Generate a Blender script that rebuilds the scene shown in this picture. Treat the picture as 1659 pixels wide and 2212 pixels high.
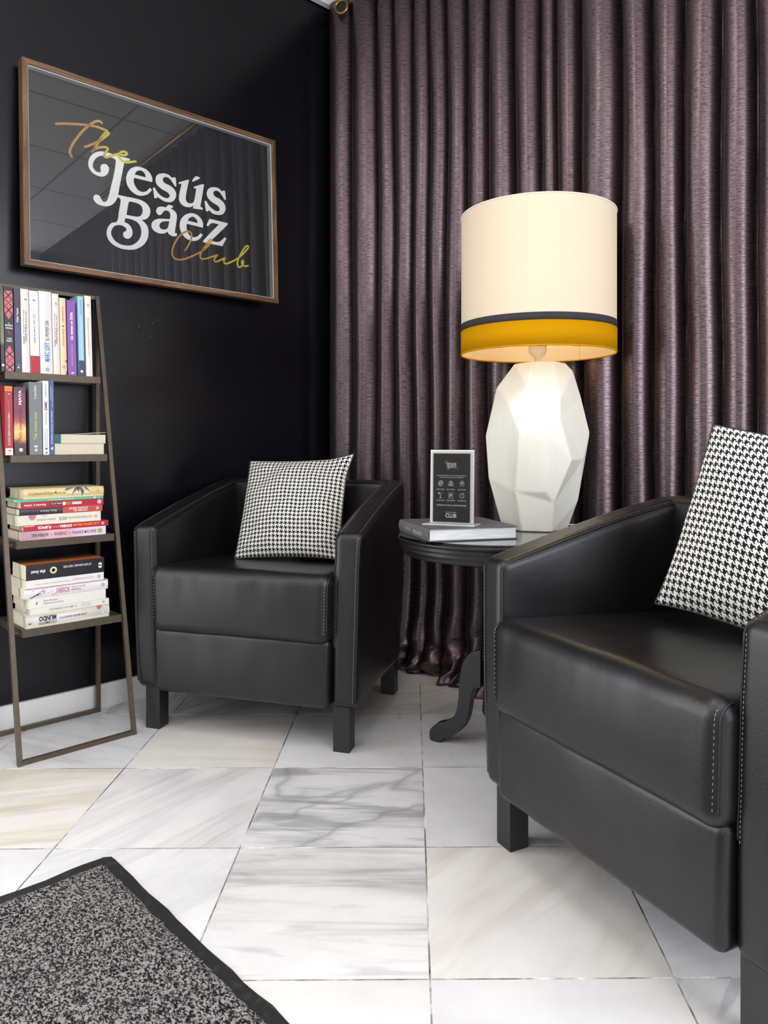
import bpy, bmesh, math, random
from mathutils import Vector, Matrix, noise
PI = math.pi
random.seed(7)
sc = bpy.context.scene
for o in list(bpy.data.objects):
    bpy.data.objects.remove(o)
COL = sc.collection

# ------------------------------------------------------------------ camera
cd = bpy.data.cameras.new('camera')
cam = bpy.data.objects.new('camera', cd)
COL.objects.link(cam)
cam.location = (2.43, -2.07, 0.875)
cam.rotation_euler = (PI / 2, 0, math.radians(46.5))
cd.sensor_fit = 'VERTICAL'
cd.sensor_height = 36
cd.lens = 36 * 1625 / 2212
cd.shift_y = -151 / 2212
cd.clip_start = 0.02
sc.camera = cam

# ------------------------------------------------------------------ colour management, world, daylight
sc.view_settings.view_transform = 'Standard'
sc.view_settings.look = 'None'
sc.view_settings.gamma = 1
sc.view_settings.exposure = EXPOSURE = 0.0
sc.view_settings.use_curve_mapping = False
sc.cycles.use_denoising = True
sc.cycles.max_bounces = 8
sc.cycles.sample_clamp_indirect = 8
w = bpy.data.worlds.new('world'); sc.world = w
w.use_nodes = True
w.node_tree.nodes['Background'].inputs[0].default_value = (0.75, 0.85, 1, 1)
w.node_tree.nodes['Background'].inputs[1].default_value = 0.3

def area(name, loc, direction, sx, sy, power, color):
    l = bpy.data.lights.new(name, 'AREA'); l.shape = 'RECTANGLE'
    l.size, l.size_y, l.energy, l.color = sx, sy, power, color
    o = bpy.data.objects.new(name, l); COL.objects.link(o)
    o.location = loc
    o.rotation_euler = Vector(direction).to_track_quat('-Z', 'Y').to_euler()
    return o
# the glazed shop front behind the camera, the window on the right and the ceiling panels
area('glass_door_daylight', (0.06, -3.0, 1.25), (1, 0, 0), 2.5, 2.3, 84, (0.95, 0.97, 1.0))
area('front_window_daylight', (0.45, -4.4, 1.45), (0, 1, 0), 0.8, 2.2, 15, (0.95, 0.97, 1.0))
area('front_window_daylight', (3.0, -4.4, 1.45), (0, 1, 0), 1.9, 2.2, 22, (0.95, 0.97, 1.0))
area('side_window_daylight', (4.05, -0.82, 1.48), (-1, 0, 0), 1.86, 2.3, 82, (0.86, 0.90, 1.0))
for i, (x, y) in enumerate(((1.5, -1.6), (3.0, -1.6), (1.5, -3.2), (3.0, -3.2))):
    area('ceiling_panel_light', (x, y, 2.70), (0, 0, -1), 0.56, 0.56, 10.5, (1.0, 0.97, 0.94))

# ------------------------------------------------------------------ node helpers
class NT:
    def __init__(s, name):
        s.m = bpy.data.materials.new(name); s.m.use_nodes = True
        s.t = s.m.node_tree; s.b = s.t.nodes['Principled BSDF']; s.out = s.t.nodes['Material Output']
    def n(s, typ, **kw):
        nd = s.t.nodes.new(typ)
        for k, v in kw.items():
            setattr(nd, k, v)
        return nd
    def set(s, sock, v):
        if hasattr(v, 'is_linked'):
            s.t.links.new(v, sock)
        else:
            sock.default_value = v
    def math(s, op, a, b=None, c=None):
        nd = s.n('ShaderNodeMath', operation=op)
        s.set(nd.inputs[0], a)
        if b is not None: s.set(nd.inputs[1], b)
        if c is not None: s.set(nd.inputs[2], c)
        return nd.outputs[0]
    def mix(s, f, a, b, typ='MIX'):
        nd = s.n('ShaderNodeMix', data_type='RGBA', blend_type=typ)
        s.set(nd.inputs[0], f); s.set(nd.inputs[6], a); s.set(nd.inputs[7], b)
        return nd.outputs[2]
    def coord(s, which='Object'):
        return s.n('ShaderNodeTexCoord').outputs[which]
    def mapping(s, v, scale=(1, 1, 1), loc=(0, 0, 0), rot=(0, 0, 0)):
        nd = s.n('ShaderNodeMapping')
        s.set(nd.inputs[0], v); nd.inputs['Scale'].default_value = scale
        nd.inputs['Location'].default_value = loc; nd.inputs['Rotation'].default_value = rot
        return nd.outputs[0]
    def noise(s, v, scale, detail=3, rough=0.5, dist=0):
        nd = s.n('ShaderNodeTexNoise')
        s.set(nd.inputs['Vector'], v); s.set(nd.inputs['Scale'], scale)
        nd.inputs['Detail'].default_value = detail; nd.inputs['Roughness'].default_value = rough
        nd.inputs['Distortion'].default_value = dist
        return nd.outputs[0]
    def ramp(s, f, *stops):
        nd = s.n('ShaderNodeValToRGB'); el = nd.color_ramp.elements
        while len(el) < len(stops): el.new(0.5)
        for e, (p, c) in zip(el, stops):
            e.position = p; e.color = (c[0], c[1], c[2], 1) if hasattr(c, '__len__') else (c, c, c, 1)
        s.set(nd.inputs[0], f)
        return nd.outputs[0]
    def bump(s, h, strength=0.3, dist=0.001):
        nd = s.n('ShaderNodeBump'); nd.inputs['Strength'].default_value = strength
        nd.inputs['Distance'].default_value = dist
        s.set(nd.inputs['Height'], h); s.set(s.b.inputs['Normal'], nd.outputs[0])
    def p(s, **kw):
        names = dict(base='Base Color', rough='Roughness', metal='Metallic', spec='Specular IOR Level', sheen='Sheen Weight',
                     sheen_tint='Sheen Tint', sheen_rough='Sheen Roughness', coat='Coat Weight', coat_rough='Coat Roughness',
                     trans='Transmission Weight', ior='IOR', alpha='Alpha', aniso='Anisotropic',
                     emit='Emission Color', emit_s='Emission Strength')
        for k, v in kw.items():
            if isinstance(v, tuple) and len(v) == 3: v = v + (1,)
            s.set(s.b.inputs[names[k]], v)
        return s

def srgb(r, g, b):
    f = lambda c: (c / 255 / 12.92) if c / 255 <= 0.04045 else ((c / 255 + 0.055) / 1.055) ** 2.4
    return (f(r), f(g), f(b))

_pl = {}
def plain(name, rgb, rough=0.5, metal=0.0, spec=0.5):
    key = (name, rgb, rough, metal, spec)
    if key not in _pl:
        _pl[key] = NT(name).p(base=rgb, rough=rough, metal=metal, spec=spec).m
    return _pl[key]

# ------------------------------------------------------------------ object helpers
def thing(name, label, cat, loc=(0, 0, 0), rz=0.0, group=None):
    o = bpy.data.objects.new(name, None); COL.objects.link(o)
    o.empty_display_size = 0.05
    o.location = loc; o.rotation_euler = (0, 0, rz)
    o['label'] = label; o['category'] = cat
    if group: o['group'] = group
    return o

def tag(o, label, cat, group=None):
    o['label'] = label; o['category'] = cat
    if group: o['group'] = group
    return o

def struct(o):
    o['kind'] = 'structure'
    return o

def mesh(name, verts, faces, mat, parent=None, smooth=False, loc=None, uvs=None):
    me = bpy.data.meshes.new(name)
    me.from_pydata([tuple(v) for v in verts], [], faces)
    me.update()
    bm = bmesh.new(); bm.from_mesh(me)
    bmesh.ops.recalc_face_normals(bm, faces=bm.faces)
    bm.to_mesh(me); bm.free()
    for m in (mat if isinstance(mat, (list, tuple)) else [mat]):
        me.materials.append(m)
    if smooth:
        me.polygons.foreach_set('use_smooth', [True] * len(me.polygons))
    o = bpy.data.objects.new(name, me); COL.objects.link(o)
    if parent: o.parent = parent
    if loc: o.location = loc
    return o

class G:
    """collects shapes that belong to one part"""
    def __init__(s): s.v = []; s.f = []
    def add(s, v, f):
        k = len(s.v); s.v += [tuple(p) for p in v]; s.f += [tuple(i + k for i in q) for q in f]
        return s
    def box(s, lo, hi):
        x0, y0, z0 = lo; x1, y1, z1 = hi
        return s.add([(x0, y0, z0), (x1, y0, z0), (x1, y1, z0), (x0, y1, z0), (x0, y0, z1), (x1, y0, z1), (x1, y1, z1), (x0, y1, z1)],
                     [(0, 3, 2, 1), (4, 5, 6, 7), (0, 1, 5, 4), (1, 2, 6, 5), (2, 3, 7, 6), (3, 0, 4, 7)])
    def tube(s, pts, r, seg=8, closed=False):
        pts = [Vector(p) for p in pts]; n = len(pts); v = []; f = []
        up = Vector((0.13, 0.21, 0.97))
        prev = None
        for i, p in enumerate(pts):
            a = pts[i - 1] if (i > 0 or closed) else p
            b = pts[(i + 1) % n] if (i < n - 1 or closed) else p
            t = (b - a).normalized()
            if prev is None:
                nx = t.cross(up)
                if nx.length < 0.05: nx = t.cross(Vector((1, 0, 0)))
            else:
                nx = prev - t * prev.dot(t)
            nx.normalize(); prev = nx; ny = t.cross(nx)
            rr = r[i] if isinstance(r, (list, tuple)) else r
            for k in range(seg):
                an = 2 * PI * k / seg
                v.append(p + nx * rr * math.cos(an) + ny * rr * math.sin(an))
        m = n if closed else n - 1
        for i in range(m):
            for k in range(seg):
                j = (i + 1) % n
                f.append((i * seg + k, i * seg + (k + 1) % seg, j * seg + (k + 1) % seg, j * seg + k))
        if not closed:
            f.append(tuple(range(seg))[::-1]); f.append(tuple((n - 1) * seg + k for k in range(seg)))
        return s.add(v, f)
    def lathe(s, prof, seg=48, c=(0, 0, 0), close=False):
        v = []; f = []
        for (r, z) in prof:
            for k in range(seg):
                a = 2 * PI * k / seg
                v.append((c[0] + r * math.cos(a), c[1] + r * math.sin(a), c[2] + z))
        n = len(prof)
        for i in range(n if close else n - 1):
            j = (i + 1) % n
            for k in range(seg):
                f.append((i * seg + k, i * seg + (k + 1) % seg, j * seg + (k + 1) % seg, j * seg + k))
        if not close:
            f.append(tuple(range(seg))[::-1]); f.append(tuple((n - 1) * seg + k for k in range(seg)))
        return s.add(v, f)
    def prism(s, poly, axis_fn, t0, t1):
        """poly 2-D outline; axis_fn(u, v, t) -> xyz"""
        n = len(poly)
        v = [axis_fn(u, q, t0) for u, q in poly] + [axis_fn(u, q, t1) for u, q in poly]
        f = [tuple(range(n))[::-1], tuple(range(n, 2 * n))] + [(i, (i + 1) % n, n + (i + 1) % n, n + i) for i in range(n)]
        return s.add(v, f)
    def rbox(s, lo, hi, r, n=(10, 10, 10), k=4, deform=None):
        ax = []
        for d in range(3):
            L, Hh = lo[d], hi[d]
            a = [L + r * (1 - math.cos(PI / 2 * i / k)) if 0 else L + r * i / k for i in range(k)]
            a += [L + r + (Hh - L - 2 * r) * i / n[d] for i in range(n[d] + 1)]
            a += [Hh - r + r * (i + 1) / k for i in range(k)]
            ax.append(a)
        idx = {}; v = []; f = []
        N = [len(a) - 1 for a in ax]
        def vid(i, j, q):
            key = (i, j, q)
            if key not in idx:
                p = Vector((ax[0][i], ax[1][j], ax[2][q]))
                c = Vector([min(max(p[d], lo[d] + r), hi[d] - r) for d in range(3)])
                dv = p - c
                m = max(abs(dv.x), abs(dv.y), abs(dv.z))
                if m > 1e-9:
                    # spread the rounding evenly
                    dv = Vector([math.tan(min(max(q_ / m, -1), 1) * PI / 4) * m for q_ in dv])
                    p = c + dv.normalized() * m
                if deform: p = Vector(deform(p.x, p.y, p.z))
                idx[key] = len(v); v.append(p)
            return idx[key]
        for a, b, c in ((0, 1, 2), (1, 2, 0), (2, 0, 1)):
            for side in (0, N[c]):
                for i in range(N[a]):
                    for j in range(N[b]):
                        q = []
                        for (di, dj) in ((0, 0), (1, 0), (1, 1), (0, 1)):
                            t = [0, 0, 0]; t[a] = i + di; t[b] = j + dj; t[c] = side
                            q.append(vid(*t))
                        f.append(tuple(q))
        return s.add(v, f)
    def build(s, name, mat, parent=None, smooth=False, **kw):
        return mesh(name, s.v, s.f, mat, parent, smooth, **kw)

def smooth_path(pts, sub=6, closed=False, corner=None):
    """Catmull-Rom through 2-D or 3-D points; turns sharper than corner (degrees) stay sharp"""
    P = [Vector(p) for p in pts]; n = len(P); out = []
    sharp = [False] * n
    if corner:
        for i in range(n):
            if not closed and i in (0, n - 1): continue
            a = P[i] - P[i - 1]; b = P[(i + 1) % n] - P[i]
            if a.length > 0 and b.length > 0 and math.degrees(a.angle(b)) > corner: sharp[i] = True
    def tang(i, seg):
        # tangent at vertex i for the segment starting (seg=0) or ending (seg=1) there
        if sharp[i] or (not closed and i in (0, n - 1)):
            return (P[(i + 1) % n] - P[i]) * 0.6 if seg == 0 else (P[i] - P[i - 1]) * 0.6
        a = P[i] - P[i - 1]; b = P[(i + 1) % n] - P[i]
        t = (a + b).normalized()
        return t * (b.length if seg == 0 else a.length) * 0.9
    for i in range(n if closed else n - 1):
        j = (i + 1) % n
        m0 = tang(i, 0); m1 = tang(j, 1)
        for k in range(sub):
            t = k / sub
            out.append(P[i] * (2 * t**3 - 3 * t**2 + 1) + m0 * (t**3 - 2 * t**2 + t) + P[j] * (-2 * t**3 + 3 * t**2) + m1 * (t**3 - t**2))
    if not closed: out.append(P[-1].copy())
    return out

def curve_fill(name, outlines, mat, parent, frame, extrude=0.0):
    """flat lettering: closed outlines (holes included) filled, frame(u, v, w) -> xyz"""
    cu = bpy.data.curves.new(name, 'CURVE'); cu.dimensions = '2D'; cu.fill_mode = 'FRONT'
    for ol in outlines:
        sp = cu.splines.new('POLY'); sp.points.add(len(ol) - 1)
        for p, q in zip(sp.points, ol): p.co = (q[0], q[1], 0, 1)
        sp.use_cyclic_u = True
    tmp = bpy.data.objects.new('tmp', cu); COL.objects.link(tmp)
    me = bpy.data.meshes.new_from_object(tmp.evaluated_get(bpy.context.evaluated_depsgraph_get()))
    bpy.data.objects.remove(tmp); bpy.data.curves.remove(cu)
    v = [frame(a.co.x, a.co.y, 0) for a in me.vertices]; f = [tuple(p.vertices) for p in me.polygons]
    bpy.data.meshes.remove(me)
    return mesh(name, v, f, mat, parent)

_tc = {}
def text_mesh(s, bold=0.0, italic=0.0, spacing=1.0):
    key = (s, bold, italic, spacing)
    if key not in _tc:
        cu = bpy.data.curves.new('t', 'FONT'); cu.body = s; cu.size = 1; cu.offset = bold; cu.shear = italic
        cu.space_character = spacing; cu.resolution_u = 3; cu.align_x = 'CENTER'
        tmp = bpy.data.objects.new('tmp', cu); COL.objects.link(tmp)
        me = bpy.data.meshes.new_from_object(tmp.evaluated_get(bpy.context.evaluated_depsgraph_get()))
        bpy.data.objects.remove(tmp); bpy.data.curves.remove(cu)
        v = [(a.co.x, a.co.y) for a in me.vertices]; f = [tuple(p.vertices) for p in me.polygons]
        bpy.data.meshes.remove(me)
        xs = [a for a, _ in v]; ys = [b for _, b in v]
        x0, x1, y0, y1 = min(xs), max(xs), min(ys), max(ys)
        _tc[key] = ([((a - (x0 + x1) / 2) / (x1 - x0), (b - (y0 + y1) / 2) / (y1 - y0)) for a, b in v], f)
    return _tc[key]

def text(name, s, c, right, up, w, h, mat, parent, bold=0.0, italic=0.0, spacing=1.0, wave=None):
    """writing fitted to a w x h box round c"""
    v, f = text_mesh(s, bold, italic, spacing)
    c, right, up = Vector(c), Vector(right), Vector(up)
    return mesh(name, [c + right * (a * w) + up * (b * h) for a, b in v], f, mat, parent)
# outlines of the lettering in millimetres on the poster, (across, up)
LETTERS=[
([(-102.7,103.5),(-105.6,96.8),(-119.7,92.8),(-123.5,82.8),(-131.9,42.8),(-139.4,6.9),(-145.3,-25),(-150.5,-42.3),(-161.5,-60),(-176.2,-71.2),(-194.3,-76),(-214.1,-74.1),(-225.6,-66.1),(-229.2,-57.3),(-225.6,-47.7),(-217.6,-43.3),(-208.7,-45.6),(-203.3,-54.1),(-197.9,-60.9),(-190.7,-61.6),(-183.5,-55),(-178,-39.6),(-170.7,-9.5),(-159.7,36),(-152,83.5),(-156,88.8),(-165.2,90.8),(-179.8,91.4),(-188.9,91.7),(-203.3,87),(-217.6,76.3),(-227.4,59.7),(-229.2,47),(-224.7,36.7),(-214.1,31.4),(-205.1,32.4),(-203,37.7),(-204.2,48),(-201.5,57.5),(-192.5,63.7),(-182.6,63.2),(-176.2,55.1),(-177.1,42.4),(-183.5,30.2),(-194.3,21.8),(-206.9,18.8),(-224.7,21.8),(-237.1,31),(-243.8,45),(-242.4,62.8),(-233.6,80.8),(-217.6,95.6),(-199.7,103),(-179.8,104.8),(-150.5,102.7),(-124.4,103.3)],[]),
([(-145.3,-27.7),(-120.7,-27.6),(-92.2,-26.6),(-67.2,-27.4),(-47.8,-34.2),(-36,-46.4),(-33.1,-60.5),(-38,-76.3),(-49.7,-88.9),(-66.3,-95.6),(-55.6,-100.2),(-43.9,-114.4),(-40.9,-134.2),(-45.8,-157.2),(-61.4,-180.3),(-86.5,-197.6),(-111.2,-204.3),(-139.4,-205.1),(-165.2,-197.2),(-181.6,-182.5),(-187.1,-162.2),(-181.6,-141.6),(-168.9,-125.7),(-151.4,-117.4),(-144,-82.2),(-137.5,-43),(-141.2,-37.6),(-148.6,-36.2)],[[(-109.3,-44),(-103.7,-41),(-82.7,-40.9),(-67.2,-45.8),(-61,-57.3),(-62.4,-70.4),(-69.2,-81.9),(-80.7,-87),(-99.9,-88.3),(-118.4,-88.5)],[(-122.5,-100.5),(-101.8,-100.4),(-82.7,-104.8),(-71.1,-116.2),(-66.9,-131.8),(-69.2,-150.6),(-80.7,-171),(-99.9,-186.3),(-120.7,-191.9),(-143.1,-190.5),(-161.5,-180.5),(-171.3,-164.5),(-170.7,-151.9),(-161.5,-135.9),(-146.8,-128.5),(-131.9,-128.2),(-120.7,-134.1),(-119.2,-140.1),(-122.5,-144.4),(-129.1,-149.3),(-131,-156.8),(-127.2,-166),(-115,-168.3),(-103.7,-160.7),(-98,-146.9),(-100.8,-131.1),(-111.2,-118.7),(-125.9,-114.4)]]),
([(-25,43.5),(-23.7,55.2),(-30.1,70.2),(-45.2,81.9),(-65.2,85.1),(-82.5,82.6),(-102.1,70),(-114.2,49.5),(-117.3,27.9),(-113,10.4),(-99.6,-5.1),(-80,-13.4),(-60.2,-11.3),(-40.2,-0.9),(-25.5,16.7),(-33.9,21.9),(-45.2,8.6),(-60.2,1.6),(-75.1,4.1),(-86.2,16.7),(-91.1,29.6),(-89.4,42.8)],[[(-86.9,54.6),(-81.3,65.8),(-70.1,72.8),(-57.7,71.7),(-50.2,64.1),(-48.2,54.4)]]),
([(54.1,79.3),(63.4,81.1),(66,50.6),(60.7,48.8),(52.7,59.1),(40.9,70.8),(29.1,74.4),(17.4,68.7),(14,59.5),(21.3,51.6),(42.2,46.9),(58,37.3),(64.7,23),(60.7,6.3),(48.8,-7.3),(34.3,-12.4),(16.1,-12.1),(0.6,-5.9),(-7.1,-4.1),(-10.2,-8.4),(-17.9,-10.1),(-22.5,25),(-16.1,26.8),(-4.6,12),(10.9,2.4),(26.5,-0.1),(36.9,4.6),(40.1,12.6),(33,20.6),(10.9,27.6),(-5.9,38),(-12.3,50.8),(-9.7,66.9),(0.6,77.8),(18.7,84.7),(36.9,84.3),(48.8,76.3)],[]),
([(74.6,66.3),(110.5,84.7),(115.4,84.4),(102.3,26.7),(102.3,9.5),(109.1,2.4),(120.1,2.3),(131,8.4),(136.6,24.5),(143.5,60.8),(133.8,59.8),(133.8,64.8),(170,83.3),(175.6,82.6),(158.8,-0.4),(168.6,-4.6),(167.2,-10.6),(128.8,-13.8),(131,-2.7),(120.1,-10.8),(101,-14.2),(84.8,-9.1),(75.4,3.5),(75.4,20.6),(86.1,64.6),(75.4,60.8)],[]),
([(126.9,84.7),(142.1,104.7),(159.4,104.4),(157.4,100.2),(131,82.2)],[]),
([(253.3,78.7),(262.1,79.5),(265,48.2),(259.1,46.3),(250.3,57.6),(238.7,69),(227.1,72.7),(215.5,67.5),(212.6,58),(219.8,49.5),(238.7,44.8),(256.2,33.4),(263,17),(257.7,-0.8),(244.5,-12.5),(230,-16),(209.8,-15.9),(195.5,-7.6),(191.2,-7.2),(189.2,-11.4),(180.7,-12.7),(175.6,23.2),(182.7,24.8),(195.5,8.8),(209.8,0.5),(224.2,-3.5),(235.8,1),(237.8,9),(230,17.5),(208.3,25.4),(191.2,36.7),(185.5,50.5),(189.8,66.6),(201.2,77.5),(219.8,83.7),(237.2,82.7),(247.4,74.8)],[]),
([(-12.3,-51.7),(-4.6,-38.6),(8.3,-33.5),(26.5,-32.7),(47.5,-34.2),(62,-43.2),(66,-57),(58,-104.8),(56.7,-116),(65.5,-115.5),(63.4,-125.7),(47.5,-128.7),(34.3,-123.9),(29.1,-116.5),(16.1,-125),(-2,-128.4),(-19.9,-123.5),(-29.6,-112.3),(-27.5,-95.3),(-14.8,-83.2),(3.1,-76.7),(38.2,-71.2),(40.9,-57.4),(36.9,-46.1),(26.5,-43),(16.1,-48.1),(8.3,-59.3),(-0.7,-64.8),(-8.4,-61.6)],[[(36.4,-78.8),(18.7,-82.4),(4.4,-90.1),(-1.2,-102),(3.1,-110.7),(16.1,-111.8),(29.1,-104.4)]]),
([(21.3,-37.4),(34.8,-21.7),(52.2,-23),(50.6,-26.7),(31.7,-39.5)],[]),
([(167.2,-75.6),(168,-58.4),(158.8,-42.8),(142.1,-32.6),(120.1,-32.7),(98.3,-43),(80.7,-63.7),(75.4,-86.8),(80.7,-107.7),(95.5,-124.5),(114.6,-130.8),(136.6,-128.7),(153.2,-118.6),(166.6,-101.7),(157.4,-97.4),(144.9,-110.3),(131,-116.6),(117.3,-115.5),(106.4,-102.8),(102.3,-88.8),(103.1,-73.9)],[[(106.9,-62.1),(114.6,-50.7),(126.9,-43.9),(137.9,-47.1),(144.9,-55.6),(145.4,-62.9)]]),
([(194.6,-37.5),(269.5,-38),(270.4,-43),(204,-111.7),(206.9,-116.7),(224.2,-116.8),(238.7,-110.4),(256.2,-93.8),(263.6,-96),(246,-128.1),(167.2,-128),(167.2,-122.3),(232.9,-50.5),(209.8,-50),(198.3,-54.8),(188.4,-66.9),(182.1,-63.1)],[])]
SCRIPT_THE=[[(-344.2,150.9),(-322.8,157.8),(-288.1,166.7),(-247.3,175.3),(-216.5,179.2),(-196.3,177.8),(-180.5,175.5)],
[(-198.1,197.2),(-204.6,200.4),(-214.7,197.8),(-227.4,188.6),(-241.9,174.5),(-261.6,151),(-279.3,124.7),(-293.4,100.5),(-300.3,84.5),(-302.4,73.4),(-301.2,66.7),(-296.9,59.9)],
[(-254.5,102.2),(-232.9,115.2),(-214.7,129.2),(-196.3,145.2),(-181.5,160.3),(-174.9,169.4),(-178.7,172),(-188.9,164.5),(-200,147.8),(-210.1,130.5),(-220.2,109.7),(-232,92.5)],
[(-232,92.5),(-220.2,105.2),(-201.8,115.6),(-185.2,120.1),(-179.6,117.1),(-183.3,107),(-191.7,92.9),(-190.7,87.7),(-183.3,87.3),(-166.5,96.8),(-143.8,108.3),(-124.7,109.7),(-114,117.1),(-116.9,121.9),(-128.5,120.7),(-139,112.3),(-140.9,101.7),(-134.2,92.4),(-122.7,88),(-109.2,90.2),(-83.8,99.5)]]
SCRIPT_CLUB=[[(94.9,-169.8),(105.1,-154.6),(116.6,-131.8),(121.6,-112.2),(116.6,-101.8),(105.1,-100.9),(89.2,-109.1),(71.1,-126.9),(55.5,-151.3),(46.6,-173.2),(44.4,-191.9),(50,-203.2),(64.4,-207.9),(89.2,-202.3),(116.6,-188.8),(149,-169.7),(177.2,-148),(196.3,-125.6),(203,-112.7),(196.3,-112.9),(184.4,-127.8),(167.8,-151.8),(156.5,-170.5),(153.7,-183.5),(160.7,-189.7),(179.6,-184.4),(205.9,-172.6),(225.2,-164)],
[(225.2,-164),(216.7,-172.9),(210.7,-184.5),(215.5,-190.1),(230.1,-184.5),(257,-169.2)],
[(257,-169.2),(250.9,-179.9),(253.3,-189.2),(262,-189.9),(284.4,-178.7),(309.5,-162.6),(335,-139.7),(355.7,-116.3),(358.2,-108.1),(347.9,-110),(335,-126.5),(319.7,-151),(309.5,-174.5),(309,-187.7),(315.9,-194.2),(327.4,-186.9),(335,-172.5),(332.5,-166.4),(327.4,-175.9),(332.5,-183.9),(342.7,-186.1),(355.7,-181.9)]]
# ------------------------------------------------------------------ materials
def m_floor():
    t = NT('marble tile')
    co = t.coord('Object')
    warm = t.n('ShaderNodeAttribute', attribute_name='warm').outputs['Fac']
    vein = t.n('ShaderNodeAttribute', attribute_name='vein').outputs['Fac']
    ang = t.n('ShaderNodeAttribute', attribute_name='ang').outputs['Fac']
    seed = t.n('ShaderNodeAttribute', attribute_name='seed').outputs['Fac']
    rot = t.n('ShaderNodeVectorRotate', rotation_type='Z_AXIS')
    t.set(rot.inputs['Vector'], co); t.set(rot.inputs['Angle'], ang)
    off = t.n('ShaderNodeCombineXYZ'); t.set(off.inputs[2], seed); t.set(off.inputs[0], seed)
    add = t.n('ShaderNodeVectorMath', operation='ADD'); t.set(add.inputs[0], rot.outputs[0]); t.set(add.inputs[1], off.outputs[0])
    v = add.outputs[0]
    # long soft bands across the tile, finer veins in them
    st = t.mapping(v, scale=(1.6, 11, 1))
    n1 = t.noise(st, 1.0, 4, 0.55, 0.6)
    n2 = t.noise(t.mapping(v, scale=(2.2, 22, 1)), 1.0, 5, 0.6, 0.9)
    cl = t.noise(v, 4.0, 4, 0.6)
    n3 = t.noise(v, 2.4, 3, 0.5, 0.5)
    thin = t.ramp(t.math('ABSOLUTE', t.math('SUBTRACT', n3, 0.5)), (0.0, 1.0), (0.018, 0.35), (0.05, 0.0))
    band = t.ramp(n1, (0.50, 0.0), (0.60, 0.55), (0.66, 1.0), (0.72, 0.2))
    band2 = t.ramp(n2, (0.52, 0.0), (0.63, 1.0), (0.75, 0.3))
    base = t.mix(t.ramp(cl, (0.35, 0.0), (0.65, 1.0)), srgb(208, 207, 208) + (1,), srgb(224, 223, 222) + (1,))
    warmc = t.mix(t.ramp(n1, (0.4, 0.0), (0.62, 1.0)), srgb(228, 222, 208) + (1,), srgb(208, 190, 150) + (1,))
    c = t.mix(t.math('MULTIPLY', warm, 0.7), base, warmc)
    f1 = t.math('MULTIPLY', band, vein); f2 = t.math('MULTIPLY', t.math('MULTIPLY', band2, 0.75), vein)
    f = t.math('MINIMUM', t.math('ADD', f1, f2), 0.85)
    c = t.mix(f, c, srgb(156, 156, 156) + (1,))
    c = t.mix(t.math('MULTIPLY', thin, t.math('ADD', t.math('MULTIPLY', t.math('MAXIMUM', t.math('SUBTRACT', vein, 0.6), 0.0), 1.3), 0.015)), c, srgb(120, 122, 124) + (1,))
    grain = t.noise(co, 260, 2)
    c = t.mix(t.ramp(grain, (0.35, 0.0), (0.75, 0.10)), c, srgb(170, 168, 165) + (1,))
    # tiny pits and specks
    vo = t.n('ShaderNodeTexVoronoi'); t.set(vo.inputs['Vector'], co); vo.inputs['Scale'].default_value = 9
    pit = t.ramp(vo.outputs['Distance'], (0.0, 1.0), (0.018, 1.0), (0.024, 0.0))
    c = t.mix(t.math('MULTIPLY', pit, 0.7), c, srgb(70, 66, 60) + (1,))
    t.p(base=c, rough=t.ramp(cl, (0.3, 0.26), (0.7, 0.38)), spec=0.4)
    t.bump(grain, 0.08, 0.001)
    return t.m
def m_grout():
    t = NT('tile joint')
    n = t.noise(t.coord('Object'), 6, 5, 0.7)
    c = t.ramp(n, (0.38, srgb(70, 66, 62)), (0.5, srgb(150, 146, 138)), (0.6, srgb(220, 216, 208)))
    t.p(base=c, rough=0.8); return t.m
def m_wall():
    t = NT('black satin paint')
    co = t.coord('Object')
    n = t.noise(co, 3.0, 4, 0.6)
    fine = t.noise(co, 240, 2)
    # a few pale scuffs under the picture
    dv = t.n('ShaderNodeVectorMath', operation='DISTANCE'); t.set(dv.inputs[0], t.mapping(co, scale=(0, 1, 1.4)))
    dv.inputs[1].default_value = (0, -0.860, 1.268 * 1.4)
    near = t.ramp(dv.outputs['Value'], (0.03, 1.0), (0.075, 0.0))
    sc_ = t.ramp(t.noise(t.mapping(co, scale=(1, 60, 130)), 1.0, 3, 0.6), (0.66, 0.0), (0.69, 1.0))
    t.p(base=t.mix(t.math('MULTIPLY', near, sc_), (0.0028, 0.0027, 0.0046, 1), (0.22, 0.22, 0.24, 1)), rough=t.ramp(n, (0.3, 0.20), (0.7, 0.28)), spec=0.36)
    t.bump(fine, 0.06, 0.001); return t.m
def m_plaster(name, rgb, rough=0.8):
    t = NT(name); n = t.noise(t.coord('Object'), 30, 4)
    t.p(base=rgb, rough=rough); t.bump(n, 0.1, 0.002); return t.m
def m_ceiling():
    t = NT('ceiling tiles'); co = t.coord('Object')
    s = t.n('ShaderNodeSeparateXYZ'); t.set(s.inputs[0], co)
    def line(a):
        fr = t.math('FRACT', t.math('DIVIDE', a, 0.6))
        return t.math('LESS_THAN', t.math('ABSOLUTE', t.math('SUBTRACT', fr, 0.5)), 0.012)
    l = t.math('MAXIMUM', line(s.outputs[0]), line(s.outputs[1]))
    t.p(base=t.mix(l, (0.84, 0.80, 0.78, 1), (0.35, 0.33, 0.32, 1)), rough=0.9); return t.m
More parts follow.
